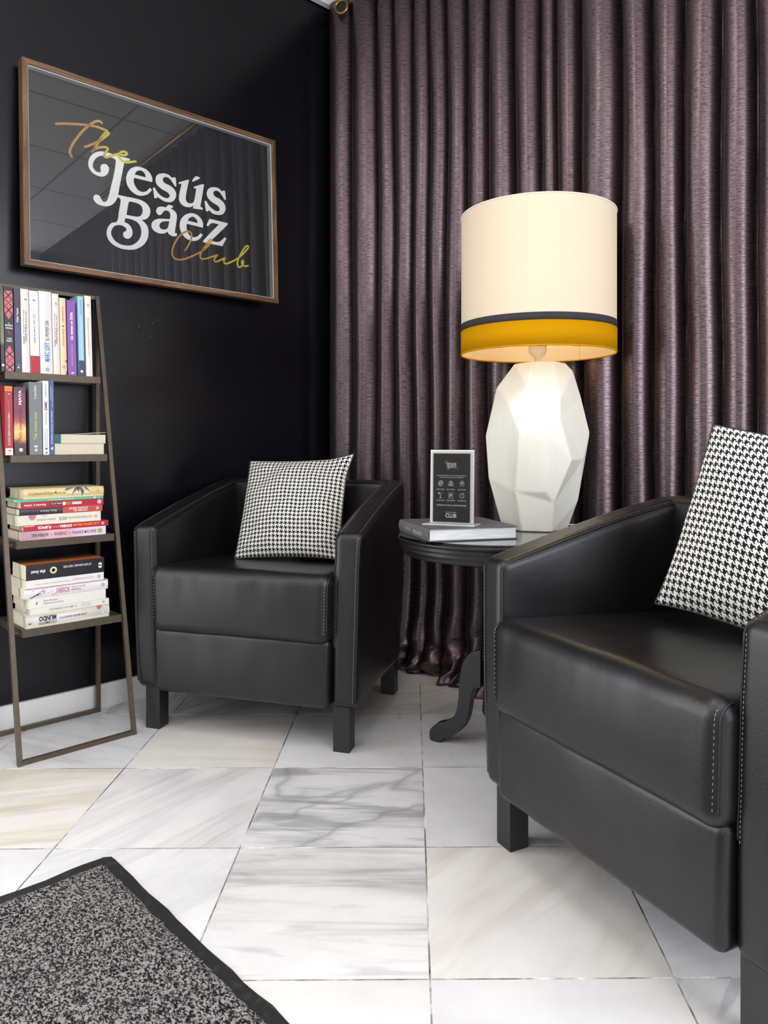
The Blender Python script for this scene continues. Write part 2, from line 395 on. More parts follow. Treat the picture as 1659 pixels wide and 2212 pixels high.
def m_leather():
    t = NT('black leather'); co = t.coord('Object')
    vo = t.n('ShaderNodeTexVoronoi', feature='DISTANCE_TO_EDGE'); t.set(vo.inputs['Vector'], t.mapping(co, scale=(1, 1, 1)))
    vo.inputs['Scale'].default_value = 420
    vo.inputs['Randomness'].default_value = 1
    big = t.noise(co, 14, 3, 0.5)
    fine = t.noise(co, 520, 2)
    h = t.math('ADD', t.math('MULTIPLY', t.math('MINIMUM', vo.outputs['Distance'], 0.12), 3.2), t.math('MULTIPLY', fine, 0.45))
    h = t.math('ADD', h, t.math('MULTIPLY', big, 0.5))
    t.p(base=(0.006, 0.006, 0.0066), rough=t.ramp(big, (0.3, 0.28), (0.7, 0.34)), spec=0.5)
    t.bump(h, 0.22, 0.0011); return t.m
def m_velvet():
    t = NT('plum velvet'); uv = t.coord('UV')
    thread = t.noise(t.mapping(uv, scale=(34, 950, 1)), 1.0, 3, 0.65)
    fine = t.noise(t.mapping(uv, scale=(90, 1900, 1)), 1.0, 2, 0.6)
    patch = t.noise(t.mapping(uv, scale=(11, 9, 1)), 1.0, 4, 0.6)
    m = t.math('ADD', t.math('MULTIPLY', thread, 0.6), t.math('MULTIPLY', fine, 0.4))
    c = t.mix(t.ramp(m, (0.36, 0.0), (0.64, 1.0)), (0.020, 0.012, 0.0145, 1), (0.205, 0.152, 0.163, 1))
    c = t.mix(t.ramp(patch, (0.38, 0.0), (0.75, 0.30)), c, (0.19, 0.145, 0.15, 1))
    t.p(base=c, rough=t.ramp(m, (0.35, 0.40), (0.65, 0.27)), metal=0.9, spec=0.3)
    t.bump(m, 0.42, 0.0012); return t.m
def m_hound():
    t = NT('houndstooth cloth'); uv = t.coord('UV')
    s = t.n('ShaderNodeSeparateXYZ'); t.set(s.inputs[0], uv)
    i = t.math('FLOOR', t.math('MULTIPLY', s.outputs[0], 8)); j = t.math('FLOOR', t.math('MULTIPLY', s.outputs[1], 8))
    wc = t.math('LESS_THAN', t.math('FLOORED_MODULO', i, 8), 3.5)
    fc = t.math('LESS_THAN', t.math('FLOORED_MODULO', j, 8), 3.5)
    top = t.math('LESS_THAN', t.math('FLOORED_MODULO', t.math('ADD', i, j), 4), 1.5)
    dark = t.math('ADD', t.math('MULTIPLY', top, wc), t.math('MULTIPLY', t.math('SUBTRACT', 1, top), fc))
    c = t.mix(dark, srgb(226, 224, 216) + (1,), (0.006, 0.006, 0.007, 1))
    weave = t.noise(t.mapping(uv, scale=(16, 16, 1)), 1.0, 2)
    fold = t.noise(t.coord('Object'), 16, 2)
    t.p(base=c, rough=0.9, spec=0.2, sheen=0.1)
    t.bump(t.math('ADD', weave, t.math('MULTIPLY', fold, 2.0)), 0.35, 0.002); return t.m
def m_wood():
    t = NT('walnut frame'); uv = t.coord('Object')
    n = t.noise(t.mapping(uv, scale=(30, 3, 60)), 1.0, 5, 0.65, 1.2)
    n2 = t.noise(t.mapping(uv, scale=(90, 8, 160)), 1.0, 4, 0.6)
    c = t.ramp(n, (0.3, srgb(62, 38, 20)), (0.5, srgb(98, 68, 42)), (0.7, srgb(140, 104, 70)))
    c = t.mix(t.ramp(n2, (0.55, 0.0), (0.7, 0.55)), c, srgb(48, 28, 14) + (1,))
    t.p(base=c, rough=0.45); t.bump(n2, 0.15, 0.0006); return t.m
def m_wood_v():
    t = NT('walnut frame upright'); uv = t.coord('Object')
    n = t.noise(t.mapping(uv, scale=(30, 60, 3)), 1.0, 5, 0.65, 1.2)
    n2 = t.noise(t.mapping(uv, scale=(90, 160, 8)), 1.0, 4, 0.6)
    c = t.ramp(n, (0.3, srgb(62, 38, 20)), (0.5, srgb(98, 68, 42)), (0.7, srgb(140, 104, 70)))
    c = t.mix(t.ramp(n2, (0.55, 0.0), (0.7, 0.55)), c, srgb(48, 28, 14) + (1,))
    t.p(base=c, rough=0.45); t.bump(n2, 0.15, 0.0006); return t.m
def m_gold():
    t = NT('gold lettering'); s = t.n('ShaderNodeSeparateXYZ'); t.set(s.inputs[0], t.coord('Generated'))
    t.p(base=t.ramp(t.math('ADD', s.outputs[1], t.math('MULTIPLY', s.outputs[2], 0.1)), (0.1, srgb(196, 140, 88)), (0.5, srgb(205, 150, 62)), (0.72, srgb(224, 204, 60)), (1.0, srgb(228, 216, 70))), rough=0.4)
    return t.m
def m_glass(name, gain=1.0):
    """a thin clear pane: mostly see-through, mirrors at the angle glass does"""
    t = NT(name); t.t.nodes.remove(t.b)
    fr = t.n('ShaderNodeFresnel'); fr.inputs['IOR'].default_value = 1.5
    tr = t.n('ShaderNodeBsdfTransparent'); tr.inputs[0].default_value = (0.97, 0.985, 0.98, 1)
    gl = t.n('ShaderNodeBsdfGlossy'); gl.inputs['Roughness'].default_value = 0.012
    mx = t.n('ShaderNodeMixShader')
    t.set(mx.inputs[0], t.math('MINIMUM', t.math('MULTIPLY', fr.outputs[0], gain), 1.0))
    t.set(mx.inputs[1], tr.outputs[0]); t.set(mx.inputs[2], gl.outputs[0])
    t.set(t.out.inputs[0], mx.outputs[0]); return t.m
def m_shade(name, rgb, trans=0.5, scale=(1, 1, 1)):
    t = NT(name); co = t.coord('Object')
    wv = t.noise(t.mapping(co, scale=(260, 260, 900)), 1.0, 2)
    c = t.mix(t.ramp(wv, (0.3, 0.0), (0.7, 0.12)), rgb + (1,), tuple(x * 0.7 for x in rgb) + (1,))
    d = t.n('ShaderNodeBsdfDiffuse'); tl = t.n('ShaderNodeBsdfTranslucent')
    t.set(d.inputs[0], c); t.set(tl.inputs[0], c)
    mx = t.n('ShaderNodeMixShader'); mx.inputs[0].default_value = trans
    t.set(mx.inputs[1], d.outputs[0]); t.set(mx.inputs[2], tl.outputs[0])
    t.t.nodes.remove(t.b); t.set(t.out.inputs[0], mx.outputs[0]); return t.m
def m_ceramic():
    t = NT('matt cream ceramic'); co = t.coord('Object')
    n = t.noise(co, 180, 3); n2 = t.noise(t.mapping(co, scale=(40, 40, 4)), 1.0, 3)
    t.p(base=t.mix(t.ramp(n2, (0.4, 0.0), (0.7, 0.25)), srgb(226, 224, 211) + (1,), srgb(214, 210, 196) + (1,)), rough=0.55, spec=0.35)
    t.bump(n, 0.08, 0.001); return t.m
def m_pile():
    t = NT('flecked carpet pile'); co = t.coord('Object')
    n = t.noise(t.mapping(co, scale=(1, 1.4, 1), rot=(0, 0, 0.5)), 190, 2, 0.5, 0.6)
    big = t.noise(co, 9, 3)
    c = t.ramp(n, (0.42, (0.008, 0.008, 0.010)), (0.50, (0.10, 0.096, 0.092)), (0.58, (0.30, 0.285, 0.265)))
    c = t.mix(t.ramp(big, (0.4, 0.0), (0.7, 0.18)), c, (0.05, 0.048, 0.046, 1))
    t.p(base=c, rough=0.95, spec=0.1); t.bump(n, 1.0, 0.004); return t.m
def m_rubber():
    t = NT('black rubber'); n = t.noise(t.coord('Object'), 40, 4, 0.7)
    t.p(base=t.mix(t.ramp(n, (0.55, 0.0), (0.8, 1.0)), (0.010, 0.010, 0.011, 1), (0.045, 0.043, 0.042, 1)), rough=0.55); t.bump(n, 0.3, 0.002); return t.m
def m_pages():
    t = NT('book pages'); co = t.coord('Object')
    n = t.noise(t.mapping(co, scale=(60, 60, 2200)), 1.0, 2)
    t.p(base=t.mix(t.ramp(n, (0.35, 0.0), (0.65, 1.0)), srgb(206, 198, 172) + (1,), srgb(226, 218, 194) + (1,)), rough=0.9); return t.m
def m_pages_white():
    t = NT('white pages'); co = t.coord('Object')
    n = t.noise(t.mapping(co, scale=(20, 20, 1400)), 1.0, 2)
    t.p(base=t.mix(t.ramp(n, (0.35, 0.0), (0.65, 1.0)), srgb(196, 198, 198) + (1,), srgb(232, 233, 232) + (1,)), rough=0.8); return t.m
def m_bronze():
    t = NT('bronze painted steel'); n = t.noise(t.coord('Object'), 60, 3)
    t.p(base=t.mix(n, srgb(74, 64, 52) + (1,), srgb(100, 88, 72) + (1,)), rough=0.42, metal=0.35); t.bump(n, 0.05, 0.001); return t.m
def m_black_wood():
    t = NT('black lacquered wood'); n = t.noise(t.coord('Object'), 50, 3)
    t.p(base=(0.010, 0.010, 0.011), rough=t.ramp(n, (0.3, 0.30), (0.7, 0.42))); return t.m
def m_leg():
    t = NT('black painted leg'); n = t.noise(t.coord('Object'), 170, 2, 0.7)
    t.p(base=t.ramp(n, (0.70, (0.012, 0.012, 0.013)), (0.78, (0.06, 0.058, 0.055))), rough=0.45); return t.m
def m_sunset():
    t = NT('sunset cover'); s = t.n('ShaderNodeSeparateXYZ'); co = t.coord('Generated'); t.set(s.inputs[0], co)
    n = t.noise(t.coord('Object'), 30, 4, 0.6, 0.8)
    z = t.math('ADD', s.outputs[2], t.math('MULTIPLY', t.math('SUBTRACT', n, 0.5), 0.22))
    t.p(base=t.ramp(z, (0.0, srgb(58, 34, 44)), (0.16, srgb(84, 48, 56)), (0.24, srgb(236, 168, 92)), (0.36, srgb(244, 206, 130)), (0.48, srgb(178, 84, 72)), (0.62, srgb(120, 52, 72)), (0.8, srgb(126, 56, 78)), (1.0, srgb(84, 40, 60))), rough=0.4)
    return t.m
def m_grad(name, axis, *stops, scale=0.0, rough=0.35, spots=None):
    t = NT(name); s = t.n('ShaderNodeSeparateXYZ'); t.set(s.inputs[0], t.coord('Generated'))
    v = s.outputs[axis]
    if scale: v = t.math('ADD', v, t.math('MULTIPLY', t.math('SUBTRACT', t.noise(t.coord('Object'), 40, 4), 0.5), scale))
    c = t.ramp(v, *stops)
    if spots:
        sc_, thr, rgb, lim = spots
        sp = t.ramp(t.noise(t.coord('Object'), sc_, 3, 0.7), (thr, 0.0), (thr + 0.05, 1.0))
        c = t.mix(t.math('MULTIPLY', sp, t.ramp(s.outputs[axis], (0.0, 1.0), (lim, 0.6), (lim + 0.12, 0.0))), c, rgb + (1,))
    t.p(base=c, rough=rough); return t.m

M = dict(floor=m_floor(), grout=m_grout(), wall=m_wall(), ceiling=m_ceiling(), leather=m_leather(), velvet=m_velvet(), hound=m_hound(),
         wood=m_wood(), wood_v=m_wood_v(), gold=m_gold(), glass=m_glass('clear glass'), picglass=m_glass('picture glass', 2.3), ceramic=m_ceramic(), pile=m_pile(), rubber=m_rubber(),
         pages=m_pages(), pagesw=m_pages_white(), bronze=m_bronze(), bwood=m_black_wood(), leg=m_leg(),
         skirting=m_plaster('marble skirting', srgb(224, 224, 222), 0.35), paint=m_plaster('pale wall paint', (0.55, 0.54, 0.53)),
         trim=m_plaster('white trim', (0.75, 0.74, 0.72)),
         brass=NT('antique brass').p(base=srgb(150, 122, 70), metal=1.0, rough=0.32).m,
         white=plain('white print', srgb(250, 248, 244), 0.5), stitch=plain('grey thread', srgb(150, 148, 145), 0.8),
         black=plain('black print', (0.008, 0.008, 0.009), 0.5), piping=plain('black piping', (0.010, 0.010, 0.011), 0.4),
         sheet=plain('black poster', (0.010, 0.010, 0.013), 0.6), spacer=plain('white box spacer', srgb(250, 249, 246), 0.6),
         acrylic=NT('clear acrylic').p(base=(0.88, 0.89, 0.89), rough=0.12, trans=0.55, ior=1.49).m)

# ------------------------------------------------------------------ room shell
RX, RY0, RY1, RZ = 4.1, -4.5, 0.16, 2.72
def slab(name, lo, hi, mat):
    return struct(G().box(lo, hi).build(name, mat))
slab('wall_left', (-0.12, RY0, 0), (-0.02, RY1 + 0.1, RZ), M['wall'])
slab('wall_back', (-0.012, RY1, 0), (RX, RY1 + 0.1, RZ), M['wall'])
slab('wall_right', (RX, RY0, 0), (RX + 0.1, RY1 + 0.1, RZ), M['paint'])
slab('wall_front', (-0.1, RY0 - 0.1, 0), (RX + 0.1, RY0, RZ), M['wall'])
slab('ceiling', (-0.1, RY0 - 0.1, RZ), (RX + 0.1, RY1 + 0.1, RZ + 0.1), M['ceiling'])
slab('baseboard_left', (-0.02, RY0, 0), (-0.008, RY1, 0.076), M['skirting'])
slab('trim_1', (-0.012, RY0, RZ - 0.035), (0.015, RY1, RZ), M['trim'])

# marble floor: hand-laid square tiles turned 45 degrees to the walls, one mesh with joints
def build_floor():
    a = math.radians(44.4)
    A = Vector((math.cos(a), math.sin(a))); B = Vector((-math.sin(a), math.cos(a)))
    def corner(i, j):
        return A * (0.4 * (0.795 + i)) + B * (0.4 * (0.12 + 0.045 * i + j))
    special = {  # (column, row): warm, vein, direction of the bands, seed
        (-1, -4): (0.05, 1.0, -a + 0.02, 3.3), (-1, -5): (0.18, 0.55, -a, 12.6), (-2, -4): (0.10, 0.30, -a - 1.0, 5.4),
        (-3, -4): (0.75, 0.30, -a - 0.25, 9.2), (-2, -3): (0.55, 0.05, -a, 15.2), (-1, -3): (0.0, 0.12, -a, 21.1),
        (0, -4): (0.0, 0.05, -a, 8.8), (0, -5): (0.45, 0.15, -a - 0.9, 2.7), (0, -3): (0.0, 0.12, -a, 33.0),
        (-3, -3): (0.0, 0.35, -a + 0.35, 6.1), (-2, -5): (0.0, 0.25, -a - 0.9, 18.4), (-3, -5): (0.0, 0.15, -a, 4.2),
        (-1, -6): (0.22, 0.05, -a, 27.0), (0, -6): (0.12, 0.05, -a, 22.5), (1, -5): (0.0, 0.2, -a - 0.4, 31.5), (0, -2): (0.6, 0.3, -a - 0.6, 14.0)}
    v = []; f = []; mi = []; at = dict(warm=[], vein=[], ang=[], seed=[])
    g = 0.0016
    rnd = random.Random(5)
    for i in range(-14, 12):
        for j in range(-16, 10):
            q = [corner(i, j), corner(i + 1, j), corner(i + 1, j + 1), corner(i, j + 1)]
            c = sum(q, Vector((0, 0))) / 4
            if not (-0.5 < c.x < RX + 0.5 and RY0 - 0.5 < c.y < RY1 + 0.5): continue
            sp = special.get((i, j)) or (rnd.choice((0, 0.1, 0.4)), rnd.choice((0.1, 0.3, 0.6)), rnd.choice((-a, -a - 0.9, PI / 2 - a)), rnd.uniform(0, 40))
            k = len(v)
            for p in q:
                d = (c - p).normalized() * g * 1.414
                e = p + d
                v.append((e.x, e.y, 0.0))
            f.append((k, k + 1, k + 2, k + 3)); mi.append(0)
            for p in q: v.append((p.x, p.y, -0.0012))
            for s in range(4):
                f.append((k + s, k + (s + 1) % 4, k + 4 + (s + 1) % 4, k + 4 + s)); mi.append(1)
            for _ in range(5):
                for key, val in zip(('warm', 'vein', 'ang', 'seed'), sp): at[key].append(val)
    me = bpy.data.meshes.new('floor'); me.from_pydata(v, [], f)
    me.materials.append(M['floor']); me.materials.append(M['grout'])
    me.polygons.foreach_set('material_index', mi)
    for key, vals in at.items():
        me.attributes.new(key, 'FLOAT', 'FACE').data.foreach_set('value', vals)
    me.update()
    o = bpy.data.objects.new('floor', me); COL.objects.link(o)
    bm = bmesh.new(); bm.from_mesh(me)
    for axis, lim, no in ((0, -0.03, (-1, 0, 0)), (0, RX + 0.02, (1, 0, 0)), (1, RY0 - 0.02, (0, -1, 0)), (1, RY1 + 0.02, (0, 1, 0))):
        co = [0, 0, 0]; co[axis] = lim
        bmesh.ops.bisect_plane(bm, geom=bm.verts[:] + bm.edges[:] + bm.faces[:], plane_co=co, plane_no=no, clear_outer=True)
    bm.to_mesh(me); bm.free()
    return struct(o)
build_floor()

# ------------------------------------------------------------------ curtain
RIDGE = [0.045, 0.189, 0.28, 0.354, 0.441, 0.498, 0.589, 0.673, 0.78, 0.901, 0.988, 1.038, 1.177, 1.308, 1.384, 1.496, 1.588, 1.681,
         1.79, 1.87, 1.99, 2.08, 2.18, 2.30, 2.40]
def cur_base(x):
    t = min(max(x / 0.8, 0), 1); t = t * t * (3 - 2 * t)
    return -0.05 + 0.11 * t
VALLEY = [-0.02] + [RIDGE[i] + (RIDGE[i + 1] - RIDGE[i]) * 0.52 for i in range(len(RIDGE) - 1)] + [2.46]
def fold(x):
    """how far the cloth stands out from its valleys, metres: a row of soft pipes"""
    for i in range(len(VALLEY) - 1):
        a, b = VALLEY[i], VALLEY[i + 1]
        if x <= b:
            t = min(max((x - a) / (b - a), 0), 1)
            A = min(max((b - a) * 0.62, 0.036), 0.078)
            c = RIDGE[i] if i < len(RIDGE) else (a + b) / 2
            k = abs(2 * t - 1)
            return A * max(0, 1 - k ** 2.3) ** 0.72
    return 0.02
def build_curtain():
    root = thing('curtain', 'plum brown velvet curtain hanging in tall folds across the whole back wall', 'curtain', (1.2, 0.05, 0))
    NX, NZ = 1000, 110
    X0, X1, Z1 = 0.012, 2.42, 2.68
    v = []; f = []; uv = []
    for q in range(NZ + 1):
        z = Z1 * (q / NZ) ** 1.35
        for i in range(NX + 1):
            x = X0 + (X1 - X0) * i / NX
            drift = 0.016 * noise.noise(Vector((x * 2.1, z * 0.8, 3.1))) + 0.008 * noise.noise(Vector((x * 6, z * 1.5, 9)))
            s = fold(x + drift * min(1, max(0, x - 0.03) / 0.1))
            y = cur_base(x) + 0.028 - s + 0.003 * noise.noise(Vector((x * 14, z * 1.1, 1.7)))
            xx = x
            # the hem is too long: it breaks and slumps on the floor
            lowf = max(0.0, 1 - z / 0.34)
            hemx = max(0.0, 1 - max(0, x - 0.62) / 0.35)
            k = lowf ** 1.3 * (0.35 + 0.65 * hemx)
            if k > 0:
                p = Vector((x * 9, z * 11, 4.4))
                p2 = Vector((x * 13, z * 26, 8.8))
                low2 = max(0.0, 1 - z / 0.17)
                y += k * (-0.03 + 0.045 * noise.noise(p)) + low2 ** 0.7 * (0.35 + 0.65 * hemx) * (-0.028 + 0.05 * noise.noise(p2) + 0.022 * noise.noise(p2 * 2.1))
                xx += k * 0.018 * noise.noise(p + Vector((7, 1, 2))) + low2 * hemx * (0.022 * noise.noise(p2 + Vector((3, 1, 2))) + 0.01 * noise.noise(p2 * 2.3))
                y -= 0.05 * low2 * max(0, 1 - abs(x - 0.80) / 0.2)
            y = min(y, RY1 - 0.012)
            v.append((max(xx, 0.004) - 1.2, y - 0.05, max(z, 0.004)))
    for q in range(NZ):
        for i in range(NX):
            k = q * (NX + 1) + i
            f.append((k, k + 1, k + NX + 2, k + NX + 1))
    o = mesh('curtain_cloth', v, f, M['velvet'], root, True)
    me = o.data; ul = me.uv_layers.new(name='UVMap')
    cum = [i / NX * 3.6 for i in range(NX + 1)]
    for lp in me.loops:
        q, i = divmod(lp.vertex_index, NX + 1)
        ul.data[lp.index].uv = (cum[i], (q / NZ) ** 1.35 * 2.68 / 2.68)
    # brass eyelet at the top left, seen from below
    for gx in (0.109,):
        ring = []
        for k in range(33):
            pass
        prof = [(0.020, 0.003), (0.026, 0.0055), (0.032, 0.003), (0.032, -0.003), (0.026, -0.0055), (0.020, -0.003)]
        g = G().lathe(prof, 40, close=True)
        t = -math.radians(30)
        pts = []
        for p in g.v:
            a = Vector((p[0], -p[2], p[1]))                         # ring faces the room
            a.rotate(Matrix.Rotation(-t, 3, 'Z'))
            pts.append((a.x + gx - 1.2, a.y - 0.106 - 0.05, a.z + 2.632))
        ey = mesh('eyelet', pts, g.f, M['brass'], root, True)
        dark_disc = []
        for k in range(24):
            a = Vector((0.021 * math.cos(k * PI / 12), 0.001, 0.021 * math.sin(k * PI / 12))); a.rotate(Matrix.Rotation(-t, 3, 'Z'))
            dark_disc.append((a.x + gx - 1.2, a.y - 0.156, a.z + 2.632))
        mesh('eyelet_shadow_disc', dark_disc, [tuple(range(24))], M['black'], ey)  # flat black disc painted in for the shade inside the ring
    return root
build_curtain()
g = G().tube([(0.02, -0.06, 2.655), (2.5, -0.02, 2.655)], 0.014, 16)
rod = thing('curtain_rod', 'brass curtain rod passing through the eyelet at the top of the plum curtain', 'curtain rod', (1.25, -0.04, 2.655))
mesh('pole', [(a - 1.25, b + 0.04, c - 2.655) for a, b, c in g.v], g.f, M['brass'], rod, True)
G().lathe([(0.012, -0.012), (0.02, 0), (0.012, 0.012)], 20).build('wall_bracket', M['brass'], rod, True, loc=(-1.235, -0.02, 0))
# ------------------------------------------------------------------ framed poster on the left wall
PIC = dict(y0=-1.302, y1=-0.377, z0=1.407, z1=2.037)
def build_picture():
    yc, zc = (PIC['y0'] + PIC['y1']) / 2, (PIC['z0'] + PIC['z1']) / 2
    root = thing('framed_poster', 'wood framed black poster with large white lettering and gold script on the black wall', 'picture', (0.0, yc, PIC['z0']))
    hw, hh = (PIC['y1'] - PIC['y0']) / 2, PIC['z1'] - PIC['z0']
    zb = PIC['z0']
    lean = lambda z: 0.022 * (1 - z / hh)                      # the lower edge stands a little off the wall
    def F(x, y, z): return (x + lean(z) + 0.003, y, z)
    b, dep = 0.0165, 0.034
    # mitred rails
    def rail(p, q, name, mat):
        v = []
        for (y, z), (yi, zi) in (p, q):
            v += [F(0, y, z), F(dep, y, z), F(dep, yi, zi), F(0, yi, zi)]
        f = [(0, 1, 2, 3), (4, 7, 6, 5)] + [(k, (k + 1) % 4, 4 + (k + 1) % 4, 4 + k) for k in range(4)]
        o = mesh(name, v, f, mat, root)
    c = [((-hw, 0), (-hw + b, b)), ((hw, 0), (hw - b, b)), ((hw, hh), (hw - b, hh - b)), ((-hw, hh), (-hw + b, hh - b))]
    for i in range(4):
        rail(c[i], c[(i + 1) % 4], 'frame_rail', M['wood'] if i % 2 == 0 else M['wood_v'])
    # deep white spacer inside the frame, poster at the back, glass in front
    g = G(); s0 = 0.006
    for (p, q) in (((-hw + b, b), (hw - b, b)), ((hw - b, b), (hw - b, hh - b)), ((hw - b, hh - b), (-hw + b, hh - b)), ((-hw + b, hh - b), (-hw + b, b))):
        n = Vector((-(q[1] - p[1]), q[0] - p[0])).normalized() * 0.003
        pts = [p, q, (q[0] + n.x, q[1] + n.y), (p[0] + n.x, p[1] + n.y)]
        g.add([F(s0, *a) for a in pts] + [F(dep - 0.007, *a) for a in pts], [(0, 1, 2, 3), (4, 7, 6, 5), (0, 4, 5, 1), (1, 5, 6, 2), (2, 6, 7, 3), (3, 7, 4, 0)])
    g.build('spacer', M['spacer'], root)
    y0, y1, z0, z1 = -hw + b, hw - b, b, hh - b
    def sheet(name, x0, x1, mat):
        pts = [(y0, z0), (y1, z0), (y1, z1), (y0, z1)]
        return mesh(name, [F(x0, *a) for a in pts] + [F(x1, *a) for a in pts], [(0, 1, 2, 3), (4, 7, 6, 5), (0, 4, 5, 1), (1, 5, 6, 2), (2, 6, 7, 3), (3, 7, 4, 0)], mat, root)
    sheet('backing_sheet', 0.0, s0, M['sheet'])
    fr = lambda u, v, w_: F(s0 + 0.0006 + w_, u / 1000 + LOGO_Y - yc, v / 1000 + 1.72 - zb)
    logo(root, fr, 1.0)
    mesh('glass_pane', [F(dep - 0.006, *a) for a in ((y0, z0), (y1, z0), (y1, z1), (y0, z1))], [(0, 1, 2, 3)], M['picglass'], root)
    return root
LOGO_Y = -0.85
def ribbon_outline(pts, w):
    P = [Vector(p) for p in pts]; L = []; R = []
    for i, p in enumerate(P):
        a = P[max(i - 1, 0)]; b = P[min(i + 1, len(P) - 1)]
        t = (b - a).normalized(); n = Vector((-t.y, t.x)) * w / 2
        L.append(p + n); R.append(p - n)
    return L, R
def logo(parent, fr, k, fine=6):
    for i, (o, hs) in enumerate(LETTERS):
        fz = lambda u, v, w_, e=0.00005 * i: fr(u, v, e)
        curve_fill('white_letter', [smooth_path(h, fine, True, 58) for h in [o] + hs], M['white'], parent, fz)
    for nm, strokes, wd in (('script_word', SCRIPT_THE, 7.6), ('script_word', SCRIPT_CLUB, 6.2)):
        g = G()
        for s in strokes:
            p = smooth_path(s, fine)
            L, R = ribbon_outline(p, wd)
            n = len(p)
            g.add([fr(a.x, a.y, 0.0012) for a in L] + [fr(a.x, a.y, 0.0012) for a in R], [(i, i + 1, n + i + 1, n + i) for i in range(n - 1)])
            for e in (p[0], p[-1]):
                g.add([fr(e.x + wd / 2 * math.cos(q * PI / 6), e.y + wd / 2 * math.sin(q * PI / 6), 0.0012) for q in range(12)], [tuple(range(12))])
        g.build(nm, M['gold'], parent)['label'] = 'gold handwritten script word'
build_picture()

# ------------------------------------------------------------------ ladder bookshelf
SY0, SY1 = -1.385, -1.062            # left and right uprights
TOPZ = 1.35
def legx(z): return 0.28 * (1 - z / 1.347)
SHELVES = [(1.081, 0.083), (0.837, 0.134), (0.594, 0.184), (0.354, 0.235)]   # top height, front edge
def build_shelf():
    root = thing('ladder_bookshelf', 'bronze metal ladder bookshelf with four narrow shelves against the black wall', 'bookshelf', (0.14, -1.2235, 0))
    O = Vector((0.14, -1.2235, 0))
    L = lambda p: Vector(p) - O
    t = 0.0125
    def bar(name, a, b, wx=t, wy=t):
        a, b = L(a), L(b)
        g = G(); d = b - a
        if abs(d.z) > abs(d.y):      # upright
            v = [(a.x + i * wx / 2, a.y + j * wy / 2, a.z) for i, j in ((-1, -1), (1, -1), (1, 1), (-1, 1))] + [(b.x + i * wx / 2, b.y + j * wy / 2, b.z) for i, j in ((-1, -1), (1, -1), (1, 1), (-1, 1))]
        else:
            v = [(a.x + i * wx / 2, a.y, a.z + j * wy / 2) for i, j in ((-1, -1), (1, -1), (1, 1), (-1, 1))] + [(b.x + i * wx / 2, b.y, b.z + j * wy / 2) for i, j in ((-1, -1), (1, -1), (1, 1), (-1, 1))]
        g.add(v, [(0, 3, 2, 1), (4, 5, 6, 7), (0, 1, 5, 4), (1, 2, 6, 5), (2, 3, 7, 6), (3, 0, 4, 7)])
        return g.build(name, M['bronze'], root)
    for y in (SY0, SY1):
        bar('front_upright', (legx(0), y, 0), (legx(TOPZ) + 0.008, y, TOPZ))
        bar('back_upright', (0.020, y, 0), (0.020 - 0.013, y, TOPZ))
    bar('floor_rail', (legx(0.007), SY0, t / 2), (legx(0.007), SY1, t / 2))
    bar('floor_rail', (0.020, SY0, t / 2), (0.020, SY1, t / 2))
    bar('top_rail', (0.006, SY0, TOPZ - t / 2), (0.006, SY1, TOPZ - t / 2), 0.010, 0.0115)
    for (z, xf) in SHELVES:
        y0, y1 = SY0 + 0.022, SY1 - 0.019
        a, b = L((0.014, y0, z - 0.021)), L((xf, y1, z))
        g = G().box((a.x, a.y, z - 0.003), (b.x, b.y, z))
        g.box((b.x - 0.003, a.y, z - 0.021), (b.x, b.y, z - 0.003)).box((a.x, a.y, z - 0.021), (a.x + 0.003, b.y, z - 0.003))
        g.box((a.x + 0.003, a.y, z - 0.021), (b.x - 0.003, a.y + 0.003, z - 0.003)).box((a.x + 0.003, b.y - 0.003, z - 0.021), (b.x - 0.003, b.y, z - 0.003))
        o = g.build('shelf_board', M['bronze'], root)
        xl = legx(z - 0.012)
        for ya, yb in ((SY0, y0 + 0.002), (y1 - 0.002, SY1)):
            G().tube([L((xl - 0.004, ya, z - 0.012)), L((xl - 0.004, yb, z - 0.012))], 0.0025, 8).build('shelf_pin', M['bronze'], o)
    return root
build_shelf()

